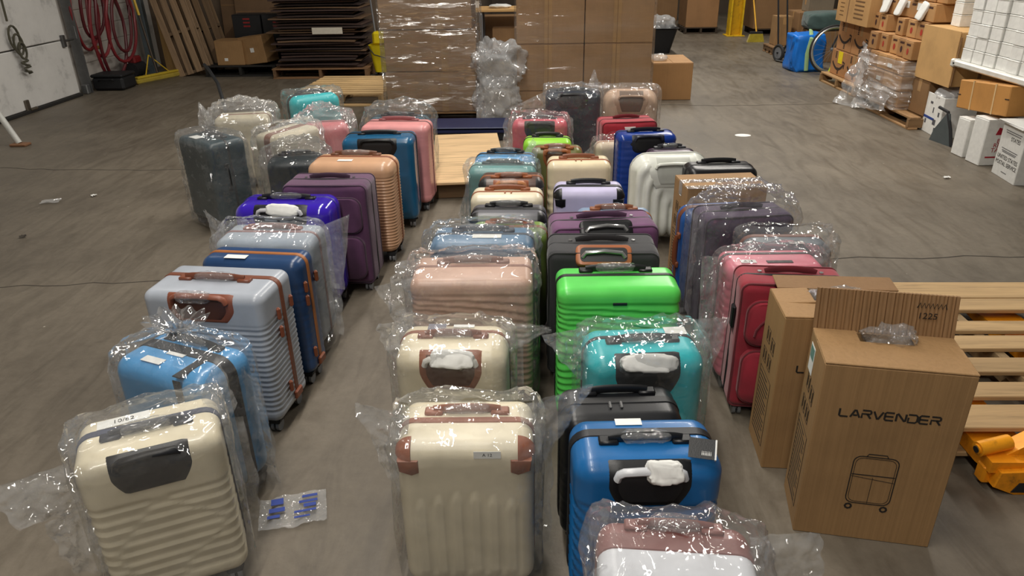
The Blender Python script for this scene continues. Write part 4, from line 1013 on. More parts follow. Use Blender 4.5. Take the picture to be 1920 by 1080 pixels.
# ------------------------------------------------------------------ generic background cartons
_CMESH = {}
def box(name, label, c, sz, mat, rz=0.0, cat='box', group=None, tape=True, seam_top=True, tilt=None, sheet=None):
    """closed carton standing at c (centre of its base): body, two top flaps with a gap, tape"""
    o = empty(name, c, rz, label, cat, group)
    if tilt: o.rotation_euler = (tilt[0], tilt[1], rz)
    w, d, h = sz
    m = MB(); m.box((0, 0, (h - .006) / 2), (w, d, h - .006), .006); m.build('body', mat, o)
    if seam_top:
        ax = w >= d
        for s in (-1, 1):
            m = MB()
            if ax: m.box((0, s * d * .2505, h - .003), (w - .004, d * .495, .006), .002)
            else: m.box((s * w * .2505, 0, h - .003), (w * .495, d - .004, .006), .002)
            m.build('flap', mat, o)
    if tape:
        m = MB()
        if w >= d: m.box((0, 0, h + .0006), (w + .002, .06, .001)); m.box((0, 0, h / 2), (w + .002, .05, h)) if False else None
        else: m.box((0, 0, h + .0006), (.06, d + .002, .001))
        if w >= d:
            m.box((-w / 2 - .0006, 0, h - .06), (.001, .06, .12)); m.box((w / 2 + .0006, 0, h - .06), (.001, .06, .12))
        else: m.box((0, -d / 2 - .0006, h - .06), (.06, .001, .12))
        m.build('tape', TAPE, o)
    return o

STK = cardboard((166, 130, 92), .18)
# tall wrapped stack on the left: one wide carton to a row
for k in range(4):
    z0 = .155 + .395 * k; jx = (.0, .015, -.02, .01)[k]
    b_ = box('cardboard_box', ('wide brown carton at the foot of the wrapped left stack', 'wide brown carton second from the bottom of the wrapped left stack', 'wide brown carton third from the bottom of the wrapped left stack', 'wide brown carton on top of the wrapped left stack')[k],
             (-1.03 + jx, 7.72, z0), (.90, .62, .39), STK, group='cartons of the wrapped left stack')
    m = MB(); m.box((.14, -.312, .19), (.07, .002, .38)); m.build('side_tape', TAPE, b_)
# middle stack: two cartons to a row
hs = [(.155, .175), (.332, .452), (.786, .452), (1.24, .452)]
for k, (z0, hh) in enumerate(hs):
    for j, xc in enumerate((.163, .835)):
        side_ = ('left', 'right')[j]
        lv = ('low flat bottom', 'second row', 'third row', 'top row')[k]
        b_ = box('cardboard_box', f'brown carton in the {lv}, {side_} half of the double stack', (xc, 7.80, z0), (.664, .60, hh), STK, group='cartons of the double stack')
        m = MB(); m.box((-.02, -.302, hh / 2), (.075, .002, hh - .01)); m.build('side_tape', TAPE, b_)
        m = MB(); m.box((-.02, -.3025, hh / 2), (.006, .003, hh - .01)); m.build('flap_seam', KRAFT_D, b_)
def wrap_film(label, x0, x1, y0, y1, z0, z1, seed, mat, wav=.010):
    """stretch film wound round a stack: a tube of film with sagging horizontal wrinkles"""
    per = [(x0, y0), (x1, y0), (x1, y1), (x0, y1)]; pts = []
    for a, b in zip(per, per[1:] + per[:1]):
        for k in range(30): pts.append((a[0] + (b[0] - a[0]) * k / 30, a[1] + (b[1] - a[1]) * k / 30))
    n = len(pts); nz = 70; P = np.zeros((n, nz, 3)); zs = np.linspace(z0, z1, nz)
    cx, cy = (x0 + x1) / 2, (y0 + y1) / 2
    for i, (a, b) in enumerate(pts):
        P[i, :, 0] = a; P[i, :, 1] = b; P[i, :, 2] = zs
    dr_ = P[..., :2] - np.array([cx, cy]); dr_ /= np.linalg.norm(dr_, axis=-1, keepdims=True)
    P[..., :2] += dr_ * (wav * ridged(P * np.array([2.2, 2.2, 13]) + seed, 3))[..., None]
    i, j = np.meshgrid(np.arange(n), np.arange(nz - 1), indexing='ij')
    F = np.stack([i * nz + j, ((i + 1) % n) * nz + j, ((i + 1) % n) * nz + j + 1, i * nz + j + 1], -1).reshape(-1, 4)
    o = mesh_obj('stretch_film', P.reshape(-1, 3), F, mat, None, True)
    return tag(o, label, 'plastic film', 'stretch film on the stacks')
wrap_film('shiny wrinkled stretch film around the wide left carton stack', -1.50, -.55, 7.39, 8.05, .16, 1.74, 2, STRETCH, .016)
wrap_film('shiny wrinkled stretch film around the double carton stack', -.185, 1.185, 7.48, 8.12, .16, 1.74, 9, film('thin_stretch', 0.003, 0.1, 0.7, 6.0, stretch=(0.6, 0.6, 5.0), patch=1.0, lo=.5, hi=.7), .006)
PB = (206, 164, 108)
pallet('wooden pallet under the wide left carton stack', (-1.03, 7.74, 0), (0, 0, 0), 1.0, [(-.28, .1), (-.1, .1), (.1, .1), (.28, .1)], .66, (150, 116, 80), 'pallets on the floor', hgt=.15)
pallet('wooden pallet under the double carton stack', (.50, 7.82, 0), (0, 0, 0), 1.36, [(-.28, .1), (-.1, .1), (.1, .1), (.28, .1)], .66, (150, 116, 80), 'pallets on the floor', hgt=.15)
# dark blue plastic pallet in front of the stacks
bp = empty('plastic_pallet', (-.65, 7.0, 0), 0, 'dark blue plastic pallet lying before the carton stacks', 'pallet')
NAVY = plastic((26, 34, 74), .45)
m = MB(); m.box((0, 0, .115), (.80, .42, .03), .008); m.build('deck', NAVY, bp)
m = MB(); m.box((0, -.20, .10), (.80, .02, .05), .006); m.build('rim', NAVY, bp)
for sx in (-.34, 0, .34):
    for sy in (-.15, .15): m = MB(); m.box((sx, sy, .05), (.10, .09, .10), .01); m.build('foot', BLACKM, bp)
# plywood board on blocks
py = empty('plywood_platform', (-.535, 5.78, 0), math.radians(6), 'pale plywood board on low blocks between the rows', 'platform')
PLY = wood((206, 174, 132), 'x')
m = MB(); m.box((0, 0, .13), (.56, 1.46, .02), .003); m.build('board', PLY, py)
for yy in (-.62, 0, .62): m = MB(); m.box((0, yy, .06), (.52, .09, .12), .004); m.build('skid', wood((110, 84, 58), 'x'), py)
# fresh slatted pallet behind the back-left cluster
pallet('pale new wooden pallet with tight slats left of the carton stacks', (-2.25, 9.1, 0), (0, 0, -.04), 1.06, [(-.56 + .14 * k, .088) for k in range(9)], 1.25, (206, 172, 122), 'pallets on the floor', hgt=.15)
# heaps of clear film between the stacks
def heap(label, c, sz, seed, amp, mat=FILM_MILKY, name='plastic_film', cat='plastic film', group=None):
    V, F = blob((0, 0, 0), sz, amp, seed, 56, 40, 7.0, 2.6); V[:, 2] = np.maximum(V[:, 2], -sz[2] / 2)
    o = mesh_obj(name, V, F, mat, None, True); o.location = (c[0], c[1], c[2] + sz[2] / 2); return tag(o, label, cat, group)
MILK2 = film('wadded_film', 0.17, 0.1, 1.5, 11.0, lo=.2, hi=.4, base=.08)
heap('lower wad of crumpled clear film between the two carton stacks', (-.37, 7.42, .0), (.38, .30, .46), 4, .17, MILK2, group='wadded film between the stacks')
heap('upper wad of crumpled clear film between the two carton stacks', (-.36, 7.45, .40), (.44, .34, .40), 8, .2, MILK2, group='wadded film between the stacks')

# workbench behind the stacks, with what stands on and under it
tb = empty('workbench', (-.62, 12.2, 0), 0, 'light wood workbench with grey metal legs behind the stacks', 'table')
m = MB(); m.box((0, 0, .75), (1.0, .60, .045), .006); m.build('table_top', wood((216, 172, 112), 'x'), tb)
for sx in (-.2, .44):
    for sy in (-.25, .25): m = MB(); m.box((sx, sy, .365), (.06, .06, .73), .006); m.build('leg', GREYW, tb)
m = MB(); m.box((.1, 0, .20), (.74, .5, .03), .004); m.build('lower_shelf', wood((130, 100, 70), 'x'), tb)
box('cardboard_box', 'brown carton on the lower shelf of the workbench', (-.45, 12.2, .216), (.40, .34, .26), KRAFT_D)
box('cardboard_box', 'small white carton on top of the workbench', (-.92, 12.15, .775), (.14, .12, .10), WHITE)
lump('packing_paper', WHITE, None, (-.52, 12.1, .80), (.34, .2, .06), 2, .03); tag(bpy.data.objects['packing_paper'], 'crumpled pale paper lying on the workbench', 'paper')
box('cardboard_box', 'dark brown carton standing behind the workbench', (-.45, 12.85, 0), (.9, .4, .6), KRAFT_D)

# carton and black tub to the right of the stacks
c_ = box('cardboard_box', 'brown carton with pale top on the floor right of the double stack', (1.60, 8.98, 0), (.46, .66, .42), cardboard((172, 130, 84), .2), tape=False)
m = MB(); m.prism([(-.12, .02), (.12, -.02), (.11, -.12), (-.1, -.14), (-.16, -.05)], .4205, .4215, 'xy')
heap('white plastic scrap on the carton right of the double stack', (1.46, 8.86, .422), (.18, .2, .06), 5, .05, MILK2)
tubo = empty('storage_tub', (2.0, 12.7, 0), 0, 'black open plastic tub behind the floor carton', 'tub')
vs = []; fs = []
for (z, a, b) in ((0, .24, .2), (.38, .33, .28), (.40, .36, .31), (.40, .33, .28), (.03, .23, .19)):
    vs += [(x_, y_, z) for x_, y_ in rrect(2 * a, 2 * b, .06, 5)]
n = 20
for i in range(4):
    for k in range(n): fs.append((i * n + k, i * n + (k + 1) % n, (i + 1) * n + (k + 1) % n, (i + 1) * n + k))
fs += [tuple(range(n))[::-1], tuple(4 * n + k for k in range(n))]
mesh_obj('shell', vs, fs, BLACK, tubo, True, 40, True)
heap('bunched white plastic bag on top of the black tub', (2.06, 12.7, .30), (.50, .40, .26), 11, .10, MILK2)

# far end: big cartons, yellow column, broom
GAY = cardboard((150, 112, 74), .2)
box('cardboard_box', 'large brown carton at the far end beside the yellow column', (3.30, 15.6, .12), (.62, .8, .8), GAY, 0, group='large cartons at the far end')
box('cardboard_box', 'dark brown carton behind the yellow column and broom', (4.75, 15.2, .12), (1.1, .8, .9), KRAFT_D, 0, group='large cartons at the far end')
box('cardboard_box', 'dull brown carton deepest in the aisle', (2.9, 18.2, 0), (.8, .7, .75), KRAFT_D, 0, group='large cartons at the far end')
box('cardboard_box', 'grey brown carton left of the deepest one', (2.05, 18.0, 0), (.7, .7, .7), cardboard((120, 98, 74), .2), 0, group='large cartons at the far end')
for (x_, y_, lb_) in ((3.30, 15.6, 'dark pallet under the large far carton'), (4.75, 15.2, 'dark pallet under the far carton behind the broom')):
    pallet(lb_, (x_, y_, 0), (0, 0, 0), 1.0 if x_ > 4 else .66, [(-.35, .1), (-.12, .1), (.12, .1), (.35, .1)], .8, (70, 56, 42), 'pallets on the floor', hgt=.12)
yc_ = empty('steel_column', (3.86, 14.85, 0), 0, 'yellow painted steel column at the end of the aisle', 'column')
YEL = metal((226, 184, 28), .5, (140, 110, 40)); 
m = MB(); m.box((-.11, 0, 1.5), (.03, .24, 3.0), .003); m.box((.11, 0, 1.5), (.03, .24, 3.0), .003); m.build('flange', YEL, yc_)
m = MB(); m.box((0, 0, 1.5), (.19, .02, 3.0), .002); m.build('web', metal((206, 160, 20), .5, (140, 110, 40)), yc_)
m = MB(); m.box((0, 0, .008), (.34, .34, .016), .002); m.build('base_plate', YEL, yc_)
br = empty('broom', (4.0, 13.85, 0), 0, 'yellow bristle broom leaning beside the yellow column', 'broom')
m = MB(); m.prism([(-.15, 0), (.15, 0), (.11, .14), (-.11, .14)], -.035, .035, 'xz'); m.build('bristles', fabric((180, 160, 40)), br)
m = MB(); m.box((0, 0, .155), (.23, .06, .05), .01); m.build('block', BLACKM, br)
m = MB(); m.cyl((0, 0, .17), (-.12, .5, 1.35), .013, 8); m.build('handle', plastic((236, 176, 40), .4), br, True)

# ------------------------------------------------------------------ left wall clutter
# bunched pull rope on the garage door
def twist(path, r, seed, amp):
    rnd = random.Random(seed); return [(p[0] + rnd.uniform(0, amp), p[1] + rnd.uniform(-amp, amp), p[2] + rnd.uniform(-amp, amp)) for p in path]
OLIVE = fabric((74, 70, 52))
rp = empty('pull_rope', (-5.80, 8.36, 0), 0, 'olive green pull rope knotted up on the garage door', 'rope')
m = MB(); m.tube([(0, -.02, 1.9), (.01, -.03, 1.3), (.02, -.06, 1.0)], .012, 6); m.build('hanging_end', OLIVE, rp, True)
for k in range(3):
    m = MB(); m.tube([(.02 + .012 * k + .01 * math.cos(a), -.02 + (.07 - .012 * k) * math.cos(a) + .02 * k, .82 - .07 * k + (.13 - .02 * k) * math.sin(a)) for a in np.linspace(0, 2 * math.pi, 17)[:-1]], .013, 6, closed=True); m.build('loop', OLIVE, rp, True)
m = MB(); m.tube([(.03 + .02 * math.cos(a * 2.3), .03 + .045 * math.sin(a), .60 - .006 * i) for i, a in enumerate(np.linspace(0, 15, 30))], .013, 6); m.build('knot', OLIVE, rp, True)

# red air hoses on a wall hook
HOSE = plastic((128, 38, 44), .4)
def loop(yc, hw, zb, zt, x, n=26, tw=.0):
    P = []
    for k in range(n):
        a = 2 * math.pi * k / n; s = math.sin(a)
        P.append((x + .03 * math.cos(a * 2 + tw), yc + hw * math.cos(a) * (1 - .35 * max(0, s)) + tw * .08 * (s + 1), (zt + zb) / 2 + (zt - zb) / 2 * s))
    return P
for i, (lab, loops) in enumerate((
        ('dark red air hose hanging in loops nearest the garage door', [(9.86, .30, .50, 1.55, -5.83), (9.95, .26, .64, 1.55, -5.79), (9.95, .20, .40, 1.55, -5.75)]),
        ('long red air hose whose lowest loop touches the floor', [(10.25, .42, .02, 1.55, -5.80), (10.15, .33, .10, 1.55, -5.72), (10.35, .36, .28, 1.55, -5.68), (10.3, .22, .42, 1.55, -5.64)]))):
    h_ = empty('air_hose', (0, 0, 0), 0, lab, 'hose', 'air hoses on the wall')
    for k, (yc, hw, zb, zt, x_) in enumerate(loops):
        m = MB(); m.tube(loop(yc, hw, zb, zt, x_, tw=k * .7), .021, 8, closed=True); m.build('hose_loop', HOSE if k % 2 == 0 else plastic((92, 28, 34), .4), h_, True)
    m = MB(); m.cyl((loops[0][4] + .02, loops[0][0] + .1, loops[0][2] + .02), (loops[0][4] + .02, loops[0][0] + .17, loops[0][2] + .0), .022, 10); m.build('brass_fitting', metal((200, 160, 80), .3), h_, True)
    m = MB(); m.tube([(-5.93, loops[0][0], 1.5), (-5.70, loops[0][0], 1.5), (-5.66, loops[0][0], 1.56)], .012, 6); m.build('wall_hook', GALV, h_, True)
bn = empty('tool_case', (-5.62, 9.83, 0), 0, 'low black case on the floor at the foot of the hoses', 'case')
m = MB(); m.box((0, 0, .09), (.42, .36, .17), .03); m.build('body', BLACKM, bn)
m = MB(); m.box((0, 0, .19), (.43, .37, .04), .015); m.build('lid', BLACKM, bn)
m = MB(); m.tube([(-.1, -.19, .14), (-.09, -.215, .15), (.09, -.215, .15), (.1, -.19, .14)], .01, 8); m.build('handle', BLACK, bn, True)
pm = empty('air_pump', (-5.70, 10.60, 0), 0, 'small dark motor with red housing behind the hose loops', 'motor')
m = MB(); m.cyl((0, -.14, .14), (0, .14, .14), .10, 18); m.build('drum', BLACKM, pm, True)
m = MB(); m.box((0, 0, .27), (.12, .2, .10), .02); m.build('red_housing', plastic((120, 30, 34), .4), pm)
m = MB(); m.box((0, -.1, .02), (.2, .04, .04), .006); m.box((0, .1, .02), (.2, .04, .04), .006); m.build('feet', BLACKM, pm)
# push broom with a wide yellow head
pb = empty('push_broom', (-5.34, 10.47, 0), math.radians(68), 'wide push broom with yellow head and dark pole at the wall', 'broom')
m = MB(); m.box((0, 0, .035), (.78, .09, .07), .02); m.build('bristles', fabric((172, 150, 44)), pb)
m = MB(); m.box((0, 0, .085), (.74, .07, .03), .008); m.build('head', plastic((196, 170, 50), .5), pb)
for s in (-1, 1): m = MB(); m.cyl((s * .2, 0, .10), (0, .10, .34), .008, 6); m.build('brace', plastic((206, 170, 40), .4), pb, True)
m = MB(); m.cyl((0, .0, .10), (.1, .28, 1.25), .014, 8); m.build('pole', plastic((60, 46, 30), .5), pb, True)
m = MB(); m.cyl((.066, .185, .86), (.1, .28, 1.25), .017, 8); m.build('yellow_grip', plastic((206, 170, 40), .4), pb, True)
# post and board by the corner
ps = empty('steel_post', (-5.72, 11.12, 0), 0, 'blue grey steel post standing near the left corner', 'post')
m = MB(); m.box((0, 0, 1.1), (.10, .10, 2.2), .006); m.build('shaft', metal((128, 142, 150), .5), ps); m = MB(); m.box((0, 0, .008), (.2, .2, .016)); m.build('base_plate', metal((128, 142, 150), .5), ps)
bd = empty('timber_board', (-5.52, 11.30, 0), 0, 'pale timber board leaning upright next to the blue grey post', 'board')
m = MB(); m.box((0, 0, 1.0), (.15, .045, 2.0), .004); m.build('board', wood((196, 156, 98), 'z'), bd); m = MB(); m.box((0, .035, 1.2), (.15, .03, .09), .003); m.build('cleat', wood((150, 116, 78), 'x'), bd)
# pallets leaning against the back wall
for (x_, y_, a_, lb_, rgb, nb_) in ((-5.02, 10.98, 79, 'grey weathered pallet leaning upright, nearest the timber board', (150, 124, 96), 4), (-4.80, 11.2, 79, 'brown pallet leaning upright behind the grey one', (122, 98, 72), 4)):
    p_ = pallet(lb_, (x_, y_, .02), (0, 0, 0), 1.2, [(-.21 + .14 * k, .09) for k in range(nb_)], .52, rgb, 'pallets leaning on the back wall', hgt=.13)
    # local x up, planks facing the room
    p_.matrix_world = Matrix.Translation((x_ - .06, y_, .60)) @ Matrix.Rotation(math.radians(-15), 4, 'Y') @ Matrix.Rotation(math.radians(-8), 4, 'X') @ Matrix(((0, 1, 0, 0), (0, 0, -1, 0), (-1, 0, 0, 0), (0, 0, 0, 1)))
# brown sheets against the back wall
SHEET = cardboard((112, 86, 60), .2)
for i, (x_, w_, h_, lb_) in enumerate(((-4.05, 1.0, 1.35, 'tall brown cardboard sheet leaning on the back wall over the black boxes'), (-4.62, .34, 1.5, 'narrow brown board against the back wall beside the leaning pallets'))):
    o = empty('cardboard_sheet', (x_, 11.62 + .06 * i, 0), 0, lb_, 'cardboard'); o.rotation_euler = (math.radians(-6), 0, 0)
    m = MB(); m.box((0, 0, h_ / 2), (w_, .02, h_), .003); m.build('sheet', SHEET, o); m = MB(); m.box((0, -.0105, h_ * .6), (w_ - .02, .003, .012)); m.build('fold_line', KRAFT_D, o)
# black platform with two cartons, black boxes behind
pallet('black low platform under the two small cartons by the back wall', (-4.23, 10.98, 0), (0, 0, 0), 1.04, [(-.22 + .147 * k, .13) for k in range(4)], .6, (34, 32, 30), 'pallets on the floor', hgt=.15)
c_ = box('cardboard_box', 'small brown carton on the black platform, with white label', (-4.37, 10.92, .152), (.40, .34, .34), KRAFT2)
m = MB(); m.box((-.06, -.171, .08), (.05, .002, .04)); m.build('shipping_label', WHITE, c_)
c_ = box('cardboard_box', 'tilted brown carton leaning on its neighbour on the black platform', (-3.98, 10.92, .165), (.40, .32, .38), KRAFT2, -.25, tilt=(0, math.radians(-7)))
m = MB(); m.box((.0, -.161, .19), (.06, .002, .06)); m.build('shipping_label', WHITE, c_)
RED = plastic((150, 34, 34), .5)
for i, x_ in enumerate((-4.22, -3.78)):
    c_ = box('storage_box', ('black box with red stripes behind the small cartons', 'black box with red stripes next to the cardboard stack')[i], (x_, 11.35, 0), (.42, .3, .80), BLACKM, tape=False)
    m = MB()
    for k in range(3): m.box((.0, -.1515, .74 - .05 * k), (.10, .002, .022))
    m.build('red_stripes', RED, c_)
# pile of flattened cartons
pallet('worn wooden pallet under the pile of flattened cartons', (-3.0, 10.85, 0), (0, 0, 0), 1.36, [(-.36 + .145 * k, .11) for k in range(6)], .84, (140, 104, 70), 'pallets on the floor', hgt=.14)
rnd = random.Random(5); z = .142
FLATS = [cardboard((74, 54, 46), .2), cardboard((62, 45, 40), .2), cardboard((104, 80, 58), .2), cardboard((54, 40, 36), .2)]
for k in range(30):
    w_, d_ = rnd.uniform(1.02, 1.30), rnd.uniform(.62, .80); t_ = rnd.uniform(.012, .022); n_ = 13; sag = rnd.uniform(-.004, .010)
    if k in (6, 13): w_ = 1.38
    vs = []; fs = []
    for zz in (0, t_):
        for i in range(n_):
            u = -1 + 2 * i / (n_ - 1)
            for s in (-1, 1): vs.append((u * w_ / 2, s * d_ / 2, zz - sag * u * u * (1 if k % 3 else -.3)))
    N2 = n_ * 2
    for i in range(n_ - 1):
        a = i * 2; fs += [(a, a + 1, a + 3, a + 2), (N2 + a, N2 + a + 2, N2 + a + 3, N2 + a + 1), (a, a + 2, N2 + a + 2, N2 + a), (a + 1, N2 + a + 1, N2 + a + 3, a + 3)]
    fs += [(0, N2, N2 + 1, 1), (N2 - 2, N2 - 1, 2 * N2 - 1, 2 * N2 - 2)]
    o = mesh_obj('flattened_carton', vs, fs, FLATS[2 if k in (6, 13) else k % 4], None, recalc=True)
    o.location = (-3.0 + rnd.uniform(-.05, .05), 10.85 + rnd.uniform(-.04, .04), z + .006); o.rotation_euler = (0, 0, rnd.uniform(-.05, .05)); z += t_ + .017
    tag(o, f'flattened dark brown carton, {ORD[k]} from the bottom of the tall pile', 'cardboard', 'flattened cartons in the pile')
ps_ = MB(); ps_.box((0, 0, 0), (.42, .004, .085)); o = ps_.build('packing_slip', paper((206, 200, 186))); o.location = (-2.83, 10.425, .64); tag(o, 'pale paper slip stuck on the front of the flattened carton pile', 'paper')
# yellow mop bucket
YP = plastic((226, 204, 30), .35)
mb = empty('mop_bucket', (-2.14, 10.72, 0), 0, 'yellow mop bucket with wringer beside the carton pile', 'bucket')
vs = []; fs = []
for (z_, a, b) in ((.05, .13, .10), (.40, .18, .14), (.42, .19, .15), (.42, .175, .135), (.08, .12, .09)): vs += [(x_, y_, z_) for x_, y_ in rrect(2 * a, 2 * b, .06, 5)]
for i in range(4):
    for k in range(20): fs.append((i * 20 + k, i * 20 + (k + 1) % 20, (i + 1) * 20 + (k + 1) % 20, (i + 1) * 20 + k))
fs += [tuple(range(20))[::-1], tuple(80 + k for k in range(20))]
mesh_obj('pail', vs, fs, YP, mb, True, 40, True)
m = MB(); m.tube([(-.18, -.15, .40), (-.10, -.165, .30), (.10, -.165, .24), (.18, -.15, .34)], .008, 6); m.build('bail', BLACKM, mb, True)
m = MB(); m.box((-.02, .05, .50), (.24, .16, .18), .03); m.build('wringer', YP, mb)
m = MB(); m.cyl((-.1, .05, .55), (-.16, .1, 1.3), .012, 8); m.build('mop_pole', GREYW, mb, True)
for sx in (-.11, .11):
    for sy in (-.08, .08): m = MB(); m.cyl((sx - .01, sy, .025), (sx + .01, sy, .025), .025, 10); m.build('caster', BLACKM, mb, True)
# white pole with rubber foot, left edge
wp = empty('ladder_leg', (-5.0, 6.78, 0), 0, 'white metal pole with wooden foot at the left edge', 'pole')
m = MB(); m.tube([(.03, .02, .02), (-.70, .2, 1.45)], .028, 10); m.build('pole', plastic((206, 206, 200), .4), wp, True)
m = MB(); m.box((.05, 0, .012), (.16, .10, .024), .006); m.build('foot', wood((140, 100, 70), 'x'), wp)
# bent black handle of a cart behind the bagged cases
hc = empty('hand_cart', (-3.05, 7.35, 0), 0, 'hand cart with bent black handle behind the back left cluster', 'cart')
m = MB(); m.box((.12, -.15, .13), (.5, .6, .03), .01); m.build('deck', BLACKM, hc)
m = MB(); m.tube([(-.12, .1, .13), (-.17, .18, .30), (-.24, .30, .42), (-.40, .52, .52), (-.52, .7, .55)], .018, 8); m.build('handle', BLACKM, hc, True)
for sx in (-.1, .32):
    for sy in (-.38, .1): m = MB(); m.cyl((sx - .015, sy, .055), (sx + .015, sy, .055), .055, 14); m.build('wheel', BLACKM, hc, True)
# litter on the floor
def scrap(label, c, sz, rz, mat, name='paper_scrap', seed=1):
    n = 7; a, b = np.meshgrid(np.linspace(-.5, .5, n), np.linspace(-.5, .5, n), indexing='ij')
    P = np.stack([a * sz[0], b * sz[1], .002 + .018 * ridged(np.stack([a * 3, b * 3, a * 0 + seed], -1))], -1)
    i, j = np.meshgrid(np.arange(n - 1), np.arange(n - 1), indexing='ij'); k = (i * n + j).ravel()
    o = mesh_obj(name, P.reshape(-1, 3), np.stack([k, k + n, k + n + 1, k + 1], 1), mat, None, True); o.location = c; o.rotation_euler = (0, 0, rz); return tag(o, label, 'litter')
scrap('torn pale plastic scrap on the empty floor at left', (-3.6, 5.06, 0), (.13, .08), .3, MILK2, 'plastic_scrap')
scrap('tiny white paper chip on the floor left of the slate suitcase', (-3.35, 5.2, 0), (.04, .03), .8, WHITE, seed=2)
scrap('dark flake of dirt on the left floor', (-3.35, 4.35, 0), (.04, .03), .5, GRIT, 'dirt_flake', 3)
scrap('white paper chip on the floor before the postal tote', (3.18, 5.5, 0), (.05, .03), .2, WHITE, seed=4)
scrap('small yellow tag on the floor behind the slate suitcase', (-2.38, 5.02, 0), (.10, .05), .2, paper((236, 196, 30)), 'yellow_tag', 6)
m = MB(); m.prism([(.075 * math.cos(a), .055 * math.sin(a)) for a in np.linspace(0, 2 * math.pi, 24, endpoint=False)], .0005, .003, 'xy'); o = m.build('floor_sticker', WHITE); o.location = (1.99, 6.92, 0); tag(o, 'oval white sticker on the open floor right of the rows', 'sticker')
# clear printed bag on the floor by the cream suitcase
n = 22; a, b = np.meshgrid(np.linspace(-.5, .5, n), np.linspace(-.5, .5, n), indexing='ij')
P = np.stack([a * .155, b * .215, .004 + .022 * ridged(np.stack([a * 5, b * 5, a * 0 + 2.0], -1)) ], -1)
i, j = np.meshgrid(np.arange(n - 1), np.arange(n - 1), indexing='ij'); k = (i * n + j).ravel()
o = mesh_obj('flat_plastic_bag', P.reshape(-1, 3), np.stack([k, k + n, k + n + 1, k + 1], 1), film('printed_bag', .14, .08, 1.2, 45.0, lo=.2, hi=.4, base=.05), None, True)
o.location = (-.80, 1.83, 0); o.rotation_euler = (0, 0, math.radians(-74)); tag(o, 'flat clear bag with blue print lying on the floor by the cream suitcase', 'bag')
m = MB()
for (u, v, lu, lv) in ((-.045, .055, .012, .05), (-.02, .05, .012, .06), (.0, .055, .016, .04), (.025, .04, .01, .07), (-.04, -.05, .03, .04), (.0, -.05, .02, .05), (.03, -.06, .014, .04), (.05, .03, .008, .05)):
    m.box((u, v, .026), (lu, lv, .001))
m.build('blue_print', plastic((36, 60, 140), .5), o)

# ------------------------------------------------------------------ goods along the right side
# two tiers of smile cartons on a pallet
AMZ = cardboard((178, 128, 82), .2); DARKP = plastic((52, 38, 30), .7)
pallet('wooden pallet under the smile-printed cartons', (4.12, 9.27, 0), (0, 0, math.radians(90)), 1.1, [(-.34 + .136 * k, .1) for k in range(6)], .8, (176, 138, 92), 'pallets on the floor', hgt=.12)
def smile(parent, x, yc, zc, s):
    m = MB(); P = []
    for k in range(11):
        t_ = -1 + 2 * k / 10; P.append((x, yc - t_ * .13 * s, zc - .055 * s * (1 - t_ * t_)))
    m.ribbon(P, .022 * s, (-1, 0, 0)); m.ribbon([(x, yc - .10 * s, zc + .022 * s), (x, yc - .145 * s, zc + .015 * s), (x, yc - .135 * s, zc - .035 * s)], .016 * s, (-1, 0, 0))
    return m.build('smile_print', DARKP, parent, recalc=False)
def vbars(parent, x, y, z, w_, h_, mat=DARKP, name='word_print'):
    m = MB(); n = 5
    for k in range(n): m.box((x, y, z - h_ / 2 + h_ * (k + .5) / n), (.001, w_, h_ / n * .62))
    return m.build(name, mat, parent)
for k, (yc, z0, d_, h_, lb) in enumerate(((9.49, .122, .47, .30, 'smile-printed carton, far one of the lower tier, with yellow sticker'), (9.02, .122, .45, .30, 'smile-printed carton, near one of the lower tier'),
                                          (9.42, .426, .44, .34, 'smile-printed carton, far one of the upper tier'), (8.95, .426, .46, .34, 'smile-printed carton, near one of the upper tier'))):
    c_ = box('cardboard_box', lb, (4.08, yc, z0), (.56, d_, h_), AMZ, group='smile-printed cartons')
    smile(c_, -.2806, .0, h_ * .50, 1.35); vbars(c_, -.281, .09, h_ * .80, .04, h_ * .28); vbars(c_, -.281, -.02, h_ * .2, .04, h_ * .26)
    if k == 0:
        m = MB(); m.box((-.282, -.05, .22), (.002, .13, .14)); m.build('yellow_sticker', paper((240, 214, 20)), c_)
c_ = box('cardboard_box', 'big carton with printed lines on top of the smile cartons', (4.02, 9.12, .77), (.62, .92, .40), cardboard((190, 148, 96), .2))
m = MB()
for k in range(6):
    for (ya_, yb_, wd_) in ((-.06, -.32, .016), (.36, .24, .010)):
        m = MB(); m.ribbon([(-.3106, ya_, .30 - .045 * k), (-.3106, yb_, .30 - .045 * k)], wd_, (-1, 0, 0)); m.build('printed_line', plastic((120, 88, 54), .7), c_, recalc=False)
m = MB(); m.box((-.3105, .12, .2), (.001, .03, .39)); m.build('side_seam', KRAFT_D, c_)

